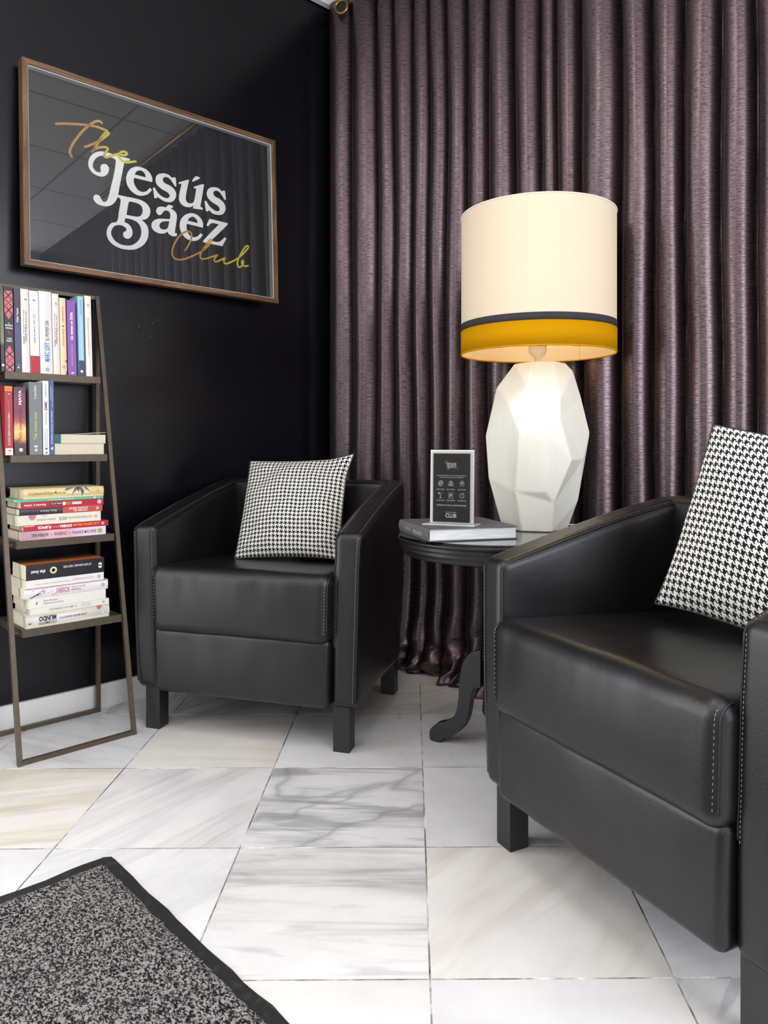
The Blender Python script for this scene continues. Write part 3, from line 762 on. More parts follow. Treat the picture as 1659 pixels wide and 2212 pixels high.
# ------------------------------------------------------------------ books
def book_mesh(root, kind, dx, dy, dz, cover, pages, lean=0.0, hard=False, round_spine=0.0):
    """a closed book with its spine on +x. kind 'up' stands on z, 'flat' lies with its thickness along z.
    local origin: spine plane, centre of the spine, bottom"""
    ct = 0.0022 if hard else 0.0009
    ov = 0.003 if hard else 0.0006
    sh = lambda p: (p[0] - lean * p[2], p[1], p[2])
    g = G(); pg = G()
    seg = 7 if round_spine else 1
    if kind == 'up':
        T = dy; outline_t = lambda s: (s - 0.5) * T
    else:
        T = dz; outline_t = lambda s: s * T
    # cover: two boards and a spine strip, thickness axis = t
    def put(gg, x0, x1, t0, t1, l0, l1):
        if kind == 'up': gg.box((x0, t0, l0), (x1, t1, l1))
        else: gg.box((x0, l0, t0), (x1, l1, t1))
    t0, t1 = outline_t(0), outline_t(1)
    Ln = dz if kind == 'up' else dy
    l0, l1 = (0, Ln) if kind == 'up' else (-Ln / 2, Ln / 2)
    put(g, -dx, -0.0012, t0, t0 + ct, l0, l1); put(g, -dx, -0.0012, t1 - ct, t1, l0, l1)
    # spine strip, slightly rounded
    v = []; n = seg
    for i in range(n + 1):
        s = i / n; tt = t0 + (t1 - t0) * s
        bul = round_spine * (math.sin(PI * s) - 1) if round_spine else 0
        for lx in (l0, l1):
            for xo in (0, -0.0014):
                p = (bul + xo, tt, lx) if kind == 'up' else (bul + xo, lx, tt)
                v.append(p)
    f = []
    for i in range(n):
        a = i * 4; b = a + 4
        f += [(a, b, b + 2, a + 2), (a + 1, a + 3, b + 3, b + 1), (a, a + 1, b + 1, b), (a + 2, b + 2, b + 3, a + 3)]
    f += [(0, 2, 3, 1), (n * 4, n * 4 + 1, n * 4 + 3, n * 4 + 2)]
    g.add(v, f)
    put(pg, -dx + ov, -0.0018, t0 + ct, t1 - ct, l0 + ov, l1 - ov)
    g.v = [sh(p) for p in g.v]; pg.v = [sh(p) for p in pg.v]
    c = g.build('cover', cover, root); pg.build('page_block', pages, root)
    return c

def up_book(label, y0, y1, zt, shelf, dx, cover, lean=0.07, group=None, prints=(), hard=False, pages=None, rs=0.0, dfront=0.0):
    z, xf = SHELVES[shelf]
    z += 0.0006
    root = thing('book', label, 'book', (xf - 0.003 + dfront, (y0 + y1) / 2, z), 0, group)
    T = y1 - y0 - 0.0008; Hh = zt - z
    book_mesh(root, 'up', dx, T, Hh, cover, pages or M['pages'], lean, hard, rs)
    e = 0.0007
    for pr in prints:
        spine_print(root, pr, 'up', T, Hh, lean, e)
    return root
def spine_print(root, pr, kind, T, Ln, lean, e):
    """pr: ('t', words, pos along spine 0..1, pos across 0..1, length fraction, height fraction, colour, direction, opts)
       or  ('b', pos0, pos1, across0, across1, material, name) for printed panels, or ('d', pos, across, radius m, material) for discs"""
    def P(s, c, w_=0.0):
        if kind == 'up':
            z = s * Ln
            return Vector((e + w_ - lean * z, (c - 0.5) * T, z))
        return Vector((e + w_, (s - 0.5) * Ln, c * T))
    if pr[0] == 'b':
        _, a, b, c0, c1, mat, nm = pr
        mesh(nm, [P(a, c0, -0.0003), P(b, c0, -0.0003), P(b, c1, -0.0003), P(a, c1, -0.0003)], [(0, 1, 2, 3)], mat, root)
    elif pr[0] == 'd':
        _, s, c, r, mat = pr
        q = P(s, c); al = (P(1, c) - P(0, c)).normalized(); ac = (P(s, 1) - P(s, 0)).normalized()
        mesh('emblem', [q + al * r * math.cos(k * PI / 10) + ac * r * math.sin(k * PI / 10) for k in range(20)], [tuple(range(20))], mat, root)
    elif pr[0] == 'r':
        _, s, c, r, mat = pr
        q = P(s, c); al = (P(1, c) - P(0, c)).normalized(); ac = (P(s, 1) - P(s, 0)).normalized()
        g = G(); n = 24
        for r0, r1 in ((r, r * 0.82), (r * 0.55, r * 0.35)):
            g.add([q + al * rr * math.cos(k * 2 * PI / n) + ac * rr * math.sin(k * 2 * PI / n) for rr in (r0, r1) for k in range(n)],
                  [(k, (k + 1) % n, n + (k + 1) % n, n + k) for k in range(n)])
        g.build('emblem', mat, root)
    elif pr[0] == 'p':
        _, pts, mat, nm = pr
        mesh(nm, [P(s, c) for s, c in pts], [tuple(range(len(pts)))], mat, root)
    else:
        _, s, pos, acr, lf, hf, mat, d = pr[:8]
        opt = pr[8] if len(pr) > 8 else {}
        q = P(pos, acr)
        al = (P(1, 0.5) - P(0, 0.5)).normalized(); ac = (P(0.5, 1) - P(0.5, 0)).normalized()
        if kind == 'up':
            right, up = {'bt': (al, -ac), 'tb': (-al, ac), 'h': (ac, al)}[d]
        else:
            right, up = {'n': (al, ac), 'u': (-al, -ac)}[d]
        if d == 'h': wd, ht = lf * T, hf * Ln
        else: wd, ht = lf * Ln, hf * T
        text(pr[9] if len(pr) > 9 else 'spine_lettering', s, q, right, up, wd, ht, mat, root, **opt)

K = lambda r, g, b, n='print', ro=0.4: plain('%s %d %d %d' % (n, r, g, b), srgb(r, g, b), ro)
WHT, BLK = M['white'], K(30, 28, 28)
RED, DRED = K(176, 40, 56), K(168, 60, 70)
cream_w = K(222, 219, 212, 'paper cover'); white_c = K(230, 230, 230, 'paper cover')
g1 = 'books standing on the top shelf'
dots = lambda: None
# ornament for the black and coral spine
def star_prints():
    out = []
    coral = K(206, 104, 104)
    for base, n in ((0.0, 0.30), (0.66, 0.34)):
        out.append(('b', base + 0.005, base + n - 0.05, 0.04, 0.96, coral, 'ornament_panel'))
        k = BLK
        a, b = base + 0.005, base + n - 0.05
        m_ = (a + b) / 2
        for (s0, s1) in ((a, m_ - 0.03), (m_ + 0.03, b)):
            h = s1 - s0
            out.append(('p', [(s0, 0.04), (s0 + 0.012, 0.04), (s1, 0.90), (s1, 0.96), (s1 - 0.012, 0.96), (s0, 0.10)], k, 'ornament_line'))
            out.append(('p', [(s0, 0.96), (s0 + 0.012, 0.96), (s1, 0.10), (s1, 0.04), (s1 - 0.012, 0.04), (s0, 0.90)], k, 'ornament_line'))
        for (s, c) in ((m_, 0.5), (m_ - 0.02, 0.3), (m_ + 0.02, 0.3), (m_ - 0.02, 0.7), (m_ + 0.02, 0.7)):
            out.append(('p', [(s - 0.012, c), (s, c - 0.1), (s + 0.012, c), (s, c + 0.1)], k, 'ornament_mark'))
    tip = lambda s0, s1: ('p', [(s0, 0.2), (s0, 0.8), (s1, 0.5)], coral, 'ornament_tip')
    out += [tip(0.25, 0.305), tip(0.665, 0.61)]
    out += [('t', 'EL', 0.565, 0.5, 0.18, 0.015, WHT, 'h'), ('t', 'SECRETO', 0.54, 0.5, 0.86, 0.02, WHT, 'h', dict(bold=0.02)), ('t', 'GÉNESIS', 0.51, 0.5, 0.82, 0.02, WHT, 'h', dict(bold=0.02)),
            ('t', '✱', 0.455, 0.5, 0.34, 0.034, RED, 'h'), ('t', 'TOM', 0.385, 0.5, 0.52, 0.02, WHT, 'h', dict(bold=0.02)), ('t', 'KNOX', 0.358, 0.5, 0.62, 0.02, WHT, 'h', dict(bold=0.02))]
    return out
up_book('dark book edge with a mossy green cover at the far left of the top shelf', -1.372, -1.3625, 1.33, 0, 0.052, m_grad('mossy cover', 2, (0.0, srgb(40, 38, 44)), (0.3, srgb(46, 44, 48)), (0.36, srgb(120, 128, 100)), (0.8, srgb(96, 104, 76)), (1.0, srgb(70, 74, 60)), scale=0.3), group=g1, prints=[('d', 0.07, 0.5, 0.0035, WHT)])
up_book('black book with coral star ornament on its spine, top shelf', -1.3615, -1.336, 1.333, 0, 0.056, K(40, 40, 44, 'cover'), group=g1, prints=star_prints(), hard=True)
up_book('dark navy blue book with white and coral lettering, top shelf', -1.334, -1.316, 1.331, 0, 0.056, m_grad('navy cover', 2, (0.0, srgb(58, 58, 66)), (0.3, srgb(70, 70, 104)), (0.5, srgb(74, 74, 122)), (0.8, srgb(48, 50, 70)), (1, srgb(60, 62, 78))), group=g1,
        prints=[('t', 'Pablo Tusset', 0.68, 0.5, 0.17, 0.32, WHT, 'bt', dict(bold=0.015)), ('t', 'Oxford 7', 0.83, 0.5, 0.115, 0.28, DRED, 'bt', dict(bold=0.01)), ('t', '1116', 0.085, 0.5, 0.4, 0.012, WHT, 'h'), ('d', 0.055, 0.5, 0.0024, WHT)])
def jc(): return [('t', 'John Carlin', 0.66, 0.6, 0.145, 0.28, DRED, 'tb', dict(italic=0.2)), ('t', 'El factor humano', 0.475, 0.6, 0.20, 0.28, BLK, 'tb', dict(italic=0.2)),
                  ('t', 'El libro en el que se basa la película', 0.60, 0.3, 0.30, 0.18, BLK, 'tb'), ('t', 'INVICTUS', 0.385, 0.3, 0.085, 0.22, BLK, 'tb', dict(bold=0.01)),
                  ('t', 'x', 0.875, 0.6, 0.03, 0.3, BLK, 'tb', dict(italic=0.4), 'emblem')]
up_book('white paperback with red and black italic spine text, between the navy and the red-footed books', -1.315, -1.2915, 1.332, 0, 0.056, cream_w, group=g1, prints=jc(), rs=0.001)
up_book('white paperback whose spine foot is solid red, top shelf', -1.2905, -1.2635, 1.330, 0, 0.056, white_c, group=g1,
        prints=[('b', 0.0, 0.208, 0.01, 0.99, K(178, 24, 44), 'red_foot'), ('b', 0.757, 0.759, 0.01, 0.99, K(170, 168, 165), 'band_edge'), ('t', 'Clara Usón', 0.655, 0.5, 0.125, 0.26, DRED, 'tb'), ('t', 'Corazón de napalm', 0.47, 0.5, 0.215, 0.26, BLK, 'tb'),
                ('t', 'x', 0.885, 0.5, 0.034, 0.3, BLK, 'tb', dict(italic=0.4), 'emblem')], rs=0.001)
up_book('thickest white book with blue capitals on its spine, top shelf', -1.2628, -1.2255, 1.333, 0, 0.058, K(224, 221, 216, 'paper cover'), group=g1,
        prints=[('t', 'MARC LEVY', 0.265, 0.55, 0.235, 0.42, K(44, 140, 196), 'bt', dict(bold=0.02)), ('t', 'EL PRIMER DÍA', 0.525, 0.55, 0.245, 0.36, K(80, 78, 76), 'bt'), ('r', 0.05, 0.55, 0.0055, K(110, 110, 110))], rs=0.0015)
up_book('white paperback with red and black italic spine text, left of the cream book', -1.2245, -1.2035, 1.330, 0, 0.056, cream_w, group=g1, prints=jc(), rs=0.001)
up_book('pale cream book with thin brown capitals on its spine, top shelf', -1.203, -1.1835, 1.319, 0, 0.054, K(228, 206, 166, 'cover'), lean=0.06, group=g1,
        prints=[('t', 'MATILDE ASENSI', 0.49, 0.5, 0.22, 0.22, K(130, 104, 74), 'bt'), ('t', 'PEREGRINATIO', 0.79, 0.5, 0.2, 0.22, K(130, 104, 74), 'bt'), ('p', [(0.64, 0.4), (0.625, 0.65), (0.645, 0.6), (0.63, 0.3)], BLK, 'emblem'), ('r', 0.10, 0.55, 0.0045, K(150, 130, 100)),
                ('p', [(0.185, 0.62), (0.16, 0.98), (0.20, 0.98), (0.18, 0.85)], K(60, 50, 36), 'printed_bird'), ('p', [(0.0, 0.8), (0.0, 0.99), (0.06, 0.99), (0.04, 0.9)], K(70, 72, 40), 'printed_leaf')], rs=0.001)
up_book('bright purple book with white lettering, top shelf', -1.181, -1.1545, 1.315, 0, 0.054, K(138, 84, 166, 'cover'), lean=0.06, group=g1,
        prints=[('t', 'Un verano en Sicilia', 0.655, 0.5, 0.37, 0.34, WHT, 'bt', dict(bold=0.02, italic=0.1)), ('t', 'MARLENA DE BLASI', 0.27, 0.5, 0.29, 0.2, K(214, 180, 200), 'bt'), ('t', 'mr', 0.03, 0.55, 0.34, 0.024, WHT, 'h', dict(bold=0.03))])
up_book('light blue book with a dark blue patterned spine foot, top shelf', -1.1475, -1.1300, 1.332, 0, 0.064, K(158, 198, 222, 'cover'), lean=0.06, group=g1,
        prints=[('b', 0.0, 0.192, 0.01, 0.99, K(54, 66, 100), 'dark_blue_foot'), ('t', 'La señora Kelly y otros sueños por soñar', 0.485, 0.55, 0.55, 0.26, WHT, 'bt', dict(bold=0.01)), ('t', 'LOLA MILLÁS', 0.855, 0.55, 0.20, 0.24, K(104, 130, 140), 'bt'), ('d', 0.055, 0.5, 0.0042, WHT)])
up_book('white paperback at the right end of the top shelf beside the upright', -1.1245, -1.1040, 1.336, 0, 0.058, K(228, 224, 214, 'paper cover'), lean=0.06, group=g1,
        prints=[('t', 'Elvira Lindo', 0.65, 0.45, 0.16, 0.22, K(178, 84, 84), 'tb', dict(italic=0.2)), ('t', 'Lo que me queda por vivir', 0.41, 0.45, 0.31, 0.24, K(120, 116, 108), 'tb', dict(italic=0.2)), ('t', 'x', 0.885, 0.5, 0.03, 0.3, BLK, 'tb', dict(italic=0.4), 'emblem')], rs=0.001)

g2 = 'books standing on the second shelf'
red_c = K(164, 34, 48, 'cover')
up_book('red book with an orange spine head and white foot, second shelf', -1.3770, -1.3550, 1.036, 1, 0.10, red_c, lean=0.045, group=g2,
        prints=[('b', 0.925, 0.999, 0.01, 0.99, K(220, 128, 28), 'orange_head'), ('b', 0.0, 0.10, 0.01, 0.99, K(226, 222, 212), 'white_foot'), ('t', 'ALGUNAS HERIDAS NUNCA SE CURAN', 0.37, 0.5, 0.46, 0.24, WHT, 'bt'),
                ('t', 'NELE NEUHAUS', 0.70, 0.5, 0.19, 0.22, K(216, 120, 50), 'bt'), ('t', 'M', 0.065, 0.55, 0.3, 0.022, RED, 'h', dict(bold=0.03)), ('t', 'MAEVA', 0.03, 0.55, 0.5, 0.012, K(120, 110, 104), 'h'), ('t', '18', 0.885, 0.55, 0.25, 0.018, WHT, 'h'), ('t', 'MAEVA', 0.96, 0.5, 0.5, 0.012, BLK, 'h')])
up_book('book with a sunset orange and purple spine, second shelf', -1.3525, -1.3195, 1.035, 1, 0.105, m_sunset(), lean=0.045, group=g2,
        prints=[('t', 'MAYA', 0.845, 0.52, 0.215, 0.22, WHT, 'bt', dict(bold=0.03)), ('t', 'LA RESURRECCIÓN', 0.52, 0.52, 0.33, 0.26, K(96, 40, 50), 'bt'), ('t', 'STEVE ALTEN', 0.24, 0.52, 0.2, 0.2, K(110, 66, 40), 'bt'), ('d', 0.075, 0.55, 0.0052, WHT)])
up_book('thick grey book with lime green title lettering, second shelf', -1.3105, -1.2745, 1.051, 1, 0.112, K(116, 120, 122, 'cover'), lean=0.04, group=g2,
        prints=[('t', 'Tal como soy', 0.40, 0.5, 0.385, 0.30, K(190, 206, 70), 'bt', dict(bold=0.02)), ('t', 'E. Lynn Harris', 0.86, 0.5, 0.18, 0.24, WHT, 'bt', dict(italic=0.3, bold=0.01)), ('t', '89', 0.115, 0.5, 0.28, 0.03, WHT, 'h', dict(bold=0.03)), ('d', 0.065, 0.5, 0.0045, K(226, 190, 190))])
up_book('slim white book with maroon capitals, second shelf', -1.2725, -1.2545, 1.0565, 1, 0.112, K(228, 228, 230, 'paper cover'), lean=0.035, group=g2,
        prints=[('t', 'EME', 0.66, 0.5, 0.115, 0.42, K(104, 40, 70), 'bt', dict(bold=0.02)), ('t', 'CONECTADAS', 0.49, 0.5, 0.17, 0.3, K(140, 132, 136), 'bt'), ('t', 'LAURA DE LA', 0.86, 0.5, 0.19, 0.24, K(100, 96, 98), 'bt'),
                ('t', 'GUÍA DEL UNIVERSO DE', 0.21, 0.35, 0.22, 0.16, K(130, 80, 100), 'bt'), ('t', 'CONSULTAS DE LA MUJER', 0.23, 0.68, 0.26, 0.16, K(130, 80, 100), 'bt'),
                ('b', 0.072, 0.092, 0.35, 0.68, BLK, 'printed_square'), ('b', 0.02, 0.04, 0.35, 0.68, K(46, 120, 96), 'printed_square')])
up_book('thin blue book with white lettering, second shelf', -1.2535, -1.2405, 1.0585, 1, 0.112, K(66, 92, 148, 'cover'), lean=0.03, group=g2,
        prints=[('t', 'El Caballero de Gracia, vida y leyenda', 0.37, 0.5, 0.44, 0.34, WHT, 'bt', dict(bold=0.015)), ('t', 'José María Sanabria', 0.83, 0.3, 0.18, 0.24, WHT, 'bt'), ('t', 'José Ramón Pérez', 0.77, 0.68, 0.26, 0.24, WHT, 'bt'), ('t', 'R', 0.09, 0.5, 0.036, 0.55, WHT, 'bt', dict(bold=0.03))])
# two lying with the head edge outwards
def head_book(label, z0, z1, y0, y1, spine, group, dx=0.112, cover=None, open_top=0.0):
    root = thing('book', label, 'book', (SHELVES[1][1] - 0.006, (y0 + y1) / 2, z0), 0, group)
    T, Wd = z1 - z0, y1 - y0
    g = G(); ct = 0.001
    g.box((-dx, -Wd / 2, 0), (0, Wd / 2, ct))
    g.box((-dx, -Wd / 2, ct), (0, -Wd / 2 + 0.0014, T - ct))
    n = 6
    for i in range(n):
        a, b = i / n, (i + 1) / n
        za, zb = T - ct + open_top * a * a, T - ct + open_top * b * b
        ya, yb = -Wd / 2 + Wd * a, -Wd / 2 + Wd * b
        g.add([(-dx, ya, za), (0, ya, za), (0, yb, zb), (-dx, yb, zb), (-dx, ya, za + ct), (0, ya, za + ct), (0, yb, zb + ct), (-dx, yb, zb + ct)],
              [(0, 3, 2, 1), (4, 5, 6, 7), (0, 1, 5, 4), (1, 2, 6, 5), (2, 3, 7, 6), (3, 0, 4, 7)])
    g.build('cover', cover or spine, root)
    G().box((-dx + 0.001, -Wd / 2 + 0.0016, ct), (-0.0008, Wd / 2 - 0.001, T - ct)).build('page_block', M['pages'], root)
    if open_top: mesh('spine_wrap', [(0.0004, -Wd / 2, 0), (0.0004, -Wd / 2 + 0.018, 0), (0.0004, -Wd / 2 + 0.018, T), (0.0004, -Wd / 2, T)], [(0, 1, 2, 3)], spine, root)
    return root
g2b = 'books lying on the second shelf'
head_book('paperback with white cover lying pages outwards under the teal one, second shelf', 0.8376, 0.8705, -1.2385, -1.088, K(206, 206, 196, 'cover'), g2b)
head_book('teal spined paperback lying on top of another, its cover lifting, second shelf', 0.8715, 0.8985, -1.2385, -1.083, K(28, 92, 92, 'cover'), g2b, cover=K(214, 208, 196, 'cover'), open_top=0.007)

# stacks on the lower shelves, spines outwards
def flat_book(label, shelf, y0, y1, z0, z1, dx, cover, group, prints=(), hard=False, rs=0.0, dfront=0.0, pages=None):
    z, xf = SHELVES[shelf]
    root = thing('book', label, 'book', (xf - 0.003 + dfront, (y0 + y1) / 2, z0), 0, group)
    book_mesh(root, 'flat', dx, y1 - y0, z1 - z0 - 0.0004, cover, pages or M['pages'], 0, hard, rs)
    for pr in prints: spine_print(root, pr, 'flat', z1 - z0, y1 - y0, 0, 0.0006)
    return root
g3 = 'books in the flat stack on the third shelf'
S3 = [0.5946, 0.6205, 0.6375, 0.6665, 0.6855, 0.7045, 0.7115, 0.7415]
flat_book('pink speckled white book at the bottom of the third shelf stack', 2, -1.351, -1.106, S3[0], S3[1], 0.125, m_grad('speckled cover', 1, (0.0, srgb(226, 196, 204)), (0.55, srgb(222, 180, 190)), (0.72, srgb(226, 214, 226)), (1.0, srgb(220, 218, 236)), spots=(700, 0.48, srgb(130, 44, 84), 0.22)), g3,
          prints=[('t', 'DON WINSLOW', 0.215, 0.5, 0.19, 0.36, BLK, 'n', dict(bold=0.01)), ('t', 'INVIERNO', 0.45, 0.5, 0.145, 0.38, K(160, 40, 70), 'n', dict(bold=0.01)), ('t', 'EL', 0.345, 0.5, 0.02, 0.2, DRED, 'n'), ('t', 'DE', 0.555, 0.5, 0.022, 0.18, DRED, 'n'), ('t', 'FRANKIE MACHINE', 0.735, 0.5, 0.29, 0.38, K(176, 60, 84), 'n', dict(bold=0.01)), ('d', 0.925, 0.5, 0.0072, K(196, 160, 104))])
flat_book('red book with yellow and white capitals, second from the bottom of the third shelf stack', 2, -1.344, -1.0985, S3[1], S3[2], 0.12, K(186, 26, 50, 'cover'), g3,
          prints=[('t', 'LUIS SEPÚLVEDA', 0.735, 0.5, 0.30, 0.5, K(232, 174, 50), 'u', dict(bold=0.02)), ('t', 'LA', 0.575, 0.5, 0.025, 0.3, WHT, 'u'), ('t', 'SOMBRA', 0.48, 0.5, 0.145, 0.5, WHT, 'u', dict(bold=0.03)), ('t', 'de lo que', 0.365, 0.45, 0.075, 0.25, WHT, 'u'), ('t', 'FUIMOS', 0.235, 0.5, 0.15, 0.5, WHT, 'u', dict(bold=0.03)), ('r', 0.93, 0.5, 0.0045, WHT), ('b', 0.01, 0.12, 0.80, 0.88, WHT, 'printed_rule'), ('p', [(0.035, 0.3), (0.06, 0.55), (0.085, 0.45), (0.06, 0.25)], K(70, 100, 50), 'printed_leaf')])
flat_book('ivory book with a pink heart on its spine, third shelf stack', 2, -1.360, -1.1215, S3[2], S3[3], 0.132, m_grad('ivory cover', 1, (0.0, srgb(220, 220, 196)), (0.3, srgb(228, 226, 206)), (1.0, srgb(230, 226, 208)), spots=(220, 0.58, srgb(176, 178, 140), 0.2)), g3,
          prints=[('p', [(0.12, 0.98), (0.125, 0.7), (0.165, 0.45), (0.20, 0.62), (0.215, 0.98)], K(196, 120, 148), 'printed_heart'), ('p', [(0.27, 0.98), (0.29, 0.75), (0.33, 0.72), (0.345, 0.98)], K(222, 198, 198), 'printed_petal'),
                  ('t', 'LAS CONSECUENCIAS DEL', 0.74, 0.5, 0.30, 0.22, K(140, 132, 108), 'u'), ('t', 'AMOR', 0.53, 0.48, 0.10, 0.36, K(120, 112, 90), 'u'), ('t', 'Sulaiman Addonia', 0.33, 0.46, 0.22, 0.2, K(180, 110, 80), 'u', dict(italic=0.3)), ('r', 0.935, 0.5, 0.004, K(150, 140, 120))])
flat_book('half black half coral book in the third shelf stack', 2, -1.355, -1.1165, S3[3], S3[4], 0.12, K(56, 50, 52, 'cover'), g3,
          prints=[('b', 0.505, 0.999, 0.01, 0.99, K(196, 78, 72), 'coral_half'), ('t', 'ESTHER EN', 0.72, 0.33, 0.165, 0.28, WHT, 'u', dict(bold=0.01)), ('t', 'ALGUNA PARTE', 0.70, 0.68, 0.235, 0.28, WHT, 'u', dict(bold=0.01)), ('t', 'Eliseo Alberto', 0.335, 0.5, 0.19, 0.32, K(214, 208, 204), 'u'), ('r', 0.935, 0.5, 0.0042, WHT)], rs=0.002)
flat_book('red book with a small red and black label on its spine, third shelf stack', 2, -1.351, -1.113, S3[4], S3[5], 0.12, K(182, 24, 46, 'cover'), g3,
          prints=[('t', 'Ramón J. Uribe', 0.16, 0.5, 0.25, 0.36, WHT, 'u', dict(bold=0.02)), ('b', 0.34, 0.485, 0.3, 0.7, BLK, 'printed_label'), ('t', 'como el río', 0.415, 0.5, 0.135, 0.28, WHT, 'u'), ('b', 0.49, 0.52, 0.25, 0.75, WHT, 'printed_label'), ('b', 0.525, 0.60, 0.3, 0.7, K(228, 160, 40), 'printed_label'), ('t', 'BOLA', 0.565, 0.5, 0.065, 0.3, BLK, 'u', dict(bold=0.02)), ('b', 0.605, 0.72, 0.3, 0.7, WHT, 'printed_label'), ('t', 'Dinamita', 0.66, 0.5, 0.10, 0.26, BLK, 'u'), ('d', 0.945, 0.5, 0.0065, K(232, 180, 180))])
flat_book('very thin green book second from the top of the third shelf stack', 2, -1.361, -1.114, S3[5], S3[6], 0.13, K(84, 186, 150, 'cover'), g3,
          prints=[('t', 'GUÍA PRÁCTICA PARA MEJORAR CADA DÍA', 0.49, 0.5, 0.30, 0.5, WHT, 'u', dict(bold=0.01)), ('b', 0.88, 0.905, 0.3, 0.8, WHT, 'printed_mark')])
flat_book('yellow hardback with a blue feather on its spine, topmost on the third shelf stack', 2, -1.345, -1.112, S3[6], S3[7], 0.125, m_grad('mottled yellow cover', 1, (0.0, srgb(222, 200, 134)), (0.4, srgb(226, 206, 144)), (1.0, srgb(214, 190, 122)), spots=(160, 0.60, srgb(170, 140, 84), 0.9)), g3, hard=True, rs=0.004,
          prints=[('p', [(0.52, 0.98), (0.50, 0.7), (0.56, 0.85), (0.62, 0.98)], K(76, 112, 128), 'printed_feather'), ('p', [(0.58, 0.2), (0.60, 0.4), (0.68, 0.98), (0.63, 0.98)], K(70, 106, 126), 'printed_feather'), ('p', [(0.65, 0.98), (0.67, 0.45), (0.69, 0.98)], K(150, 54, 54), 'printed_feather'), ('p', [(0.685, 0.98), (0.72, 0.12), (0.74, 0.6), (0.71, 0.98)], K(70, 104, 124), 'printed_feather'), ('p', [(0.74, 0.98), (0.82, 0.45), (0.80, 0.7), (0.77, 0.98)], K(80, 110, 120), 'printed_feather'),
                  ('t', 'MANDAMIENTO', 0.21, 0.5, 0.30, 0.24, K(90, 78, 54), 'u'), ('t', 'OCTAVO', 0.45, 0.5, 0.12, 0.2, K(110, 96, 60), 'u'), ('d', 0.385, 0.55, 0.0032, K(146, 60, 84)), ('t', 'ERIC FRATTINI', 0.67, 0.5, 0.27, 0.24, WHT, 'u', dict(bold=0.01)), ('r', 0.92, 0.55, 0.003, K(150, 130, 90))])
g4 = 'books in the flat stack on the lowest shelf'
S4 = [0.3546, 0.392, 0.409, 0.438, 0.466, 0.489, 0.532]
flat_book('pale grey hardback with black capitals at the bottom of the lowest stack', 3, -1.3535, -1.1165, S4[0], S4[1], 0.128, m_grad('pale grey cover', 1, (0.0, srgb(206, 202, 196)), (0.15, srgb(220, 220, 216)), (0.5, srgb(216, 224, 224)), (0.85, srgb(192, 194, 186)), (1.0, srgb(200, 200, 192)), scale=0.12), g4, hard=True, rs=0.005,
          prints=[('t', 'MUNDO', 0.245, 0.62, 0.20, 0.38, K(54, 58, 58), 'u', dict(bold=0.04)), ('t', 'LOS ELEMENTOS', 0.245, 0.28, 0.21, 0.18, K(70, 72, 70), 'u', dict(bold=0.01)), ('t', 'DEL', 0.225, 0.46, 0.03, 0.08, BLK, 'u'), ('t', 'JOSÉ MARÍA BENEYTO', 0.55, 0.5, 0.33, 0.22, K(178, 60, 56), 'u', dict(bold=0.02)),
                  ('p', [(0.02, 0.36), (0.04, 0.42), (0.065, 0.36), (0.045, 0.28)], K(110, 116, 62), 'printed_leaf'), ('p', [(0.83, 0.96), (0.86, 0.66), (0.89, 0.8), (0.90, 0.96)], K(200, 100, 92), 'printed_blot'), ('r', 0.915, 0.42, 0.004, WHT)])
flat_book('slim ivory paperback with grey capitals, second from the bottom of the lowest stack', 3, -1.3420, -1.118, S4[1], S4[2], 0.13, K(228, 225, 214, 'paper cover'), g4,
          prints=[('t', 'EL LIBRO DE LA ESPERANZA', 0.40, 0.5, 0.34, 0.32, K(126, 122, 108), 'u'), ('t', 'Manuel', 0.69, 0.68, 0.12, 0.22, K(160, 154, 136), 'u'), ('t', 'Campos', 0.70, 0.35, 0.14, 0.22, K(160, 154, 136), 'u'), ('r', 0.925, 0.5, 0.0035, K(130, 124, 110))])
flat_book('plain white paperback with two small lines of blue grey text in the lowest stack', 3, -1.347, -1.128, S4[2], S4[3], 0.13, K(230, 227, 220, 'paper cover'), g4,
          prints=[('t', 'Rosa Montero', 0.275, 0.64, 0.18, 0.17, K(70, 96, 150), 'n'), ('t', 'Lágrimas en la lluvia', 0.31, 0.36, 0.25, 0.2, K(90, 90, 96), 'n'), ('t', 'x', 0.10, 0.5, 0.04, 0.26, BLK, 'n', dict(italic=0.4), 'emblem')])
def blossom():
    out = []; r = random.Random(3)
    br = K(92, 84, 88)
    out.append(('p', [(0.05, 0.0), (0.10, 0.18), (0.15, 0.28), (0.19, 0.55), (0.24, 0.72), (0.195, 0.62), (0.165, 0.36), (0.11, 0.24), (0.07, 0.0)], br, 'printed_branch'))
    out.append(('p', [(0.165, 0.34), (0.21, 0.38), (0.24, 0.70), (0.225, 0.42), (0.18, 0.30)], br, 'printed_branch'))
    for _ in range(22):
        s, c = r.uniform(0.09, 0.36), r.uniform(0.15, 0.92)
        d = r.uniform(0.004, 0.010); e = d * 6
        out.append(('p', [(s - d, c), (s, c - e), (s + d, c), (s, c + e)], r.choice((K(214, 150, 176), K(196, 110, 140), K(226, 180, 196))), 'printed_petal'))
    return out
flat_book('white book with a pink blossom branch on its spine, lowest stack', 3, -1.3585, -1.121, S4[3], S4[4], 0.128, K(226, 224, 228, 'cover'), g4, rs=0.003,
          prints=blossom() + [('t', 'SOSEKI', 0.445, 0.5, 0.155, 0.5, K(166, 50, 66), 'u'), ('t', 'Fernando', 0.60, 0.36, 0.115, 0.22, K(130, 130, 134), 'u', dict(italic=0.2)), ('t', 'Sánchez Dragó', 0.63, 0.66, 0.175, 0.22, K(130, 130, 134), 'u', dict(italic=0.2)), ('r', 0.935, 0.5, 0.005, K(140, 140, 144)), ('b', 0.02, 0.98, 0.955, 0.995, K(196, 60, 84), 'printed_rule')])
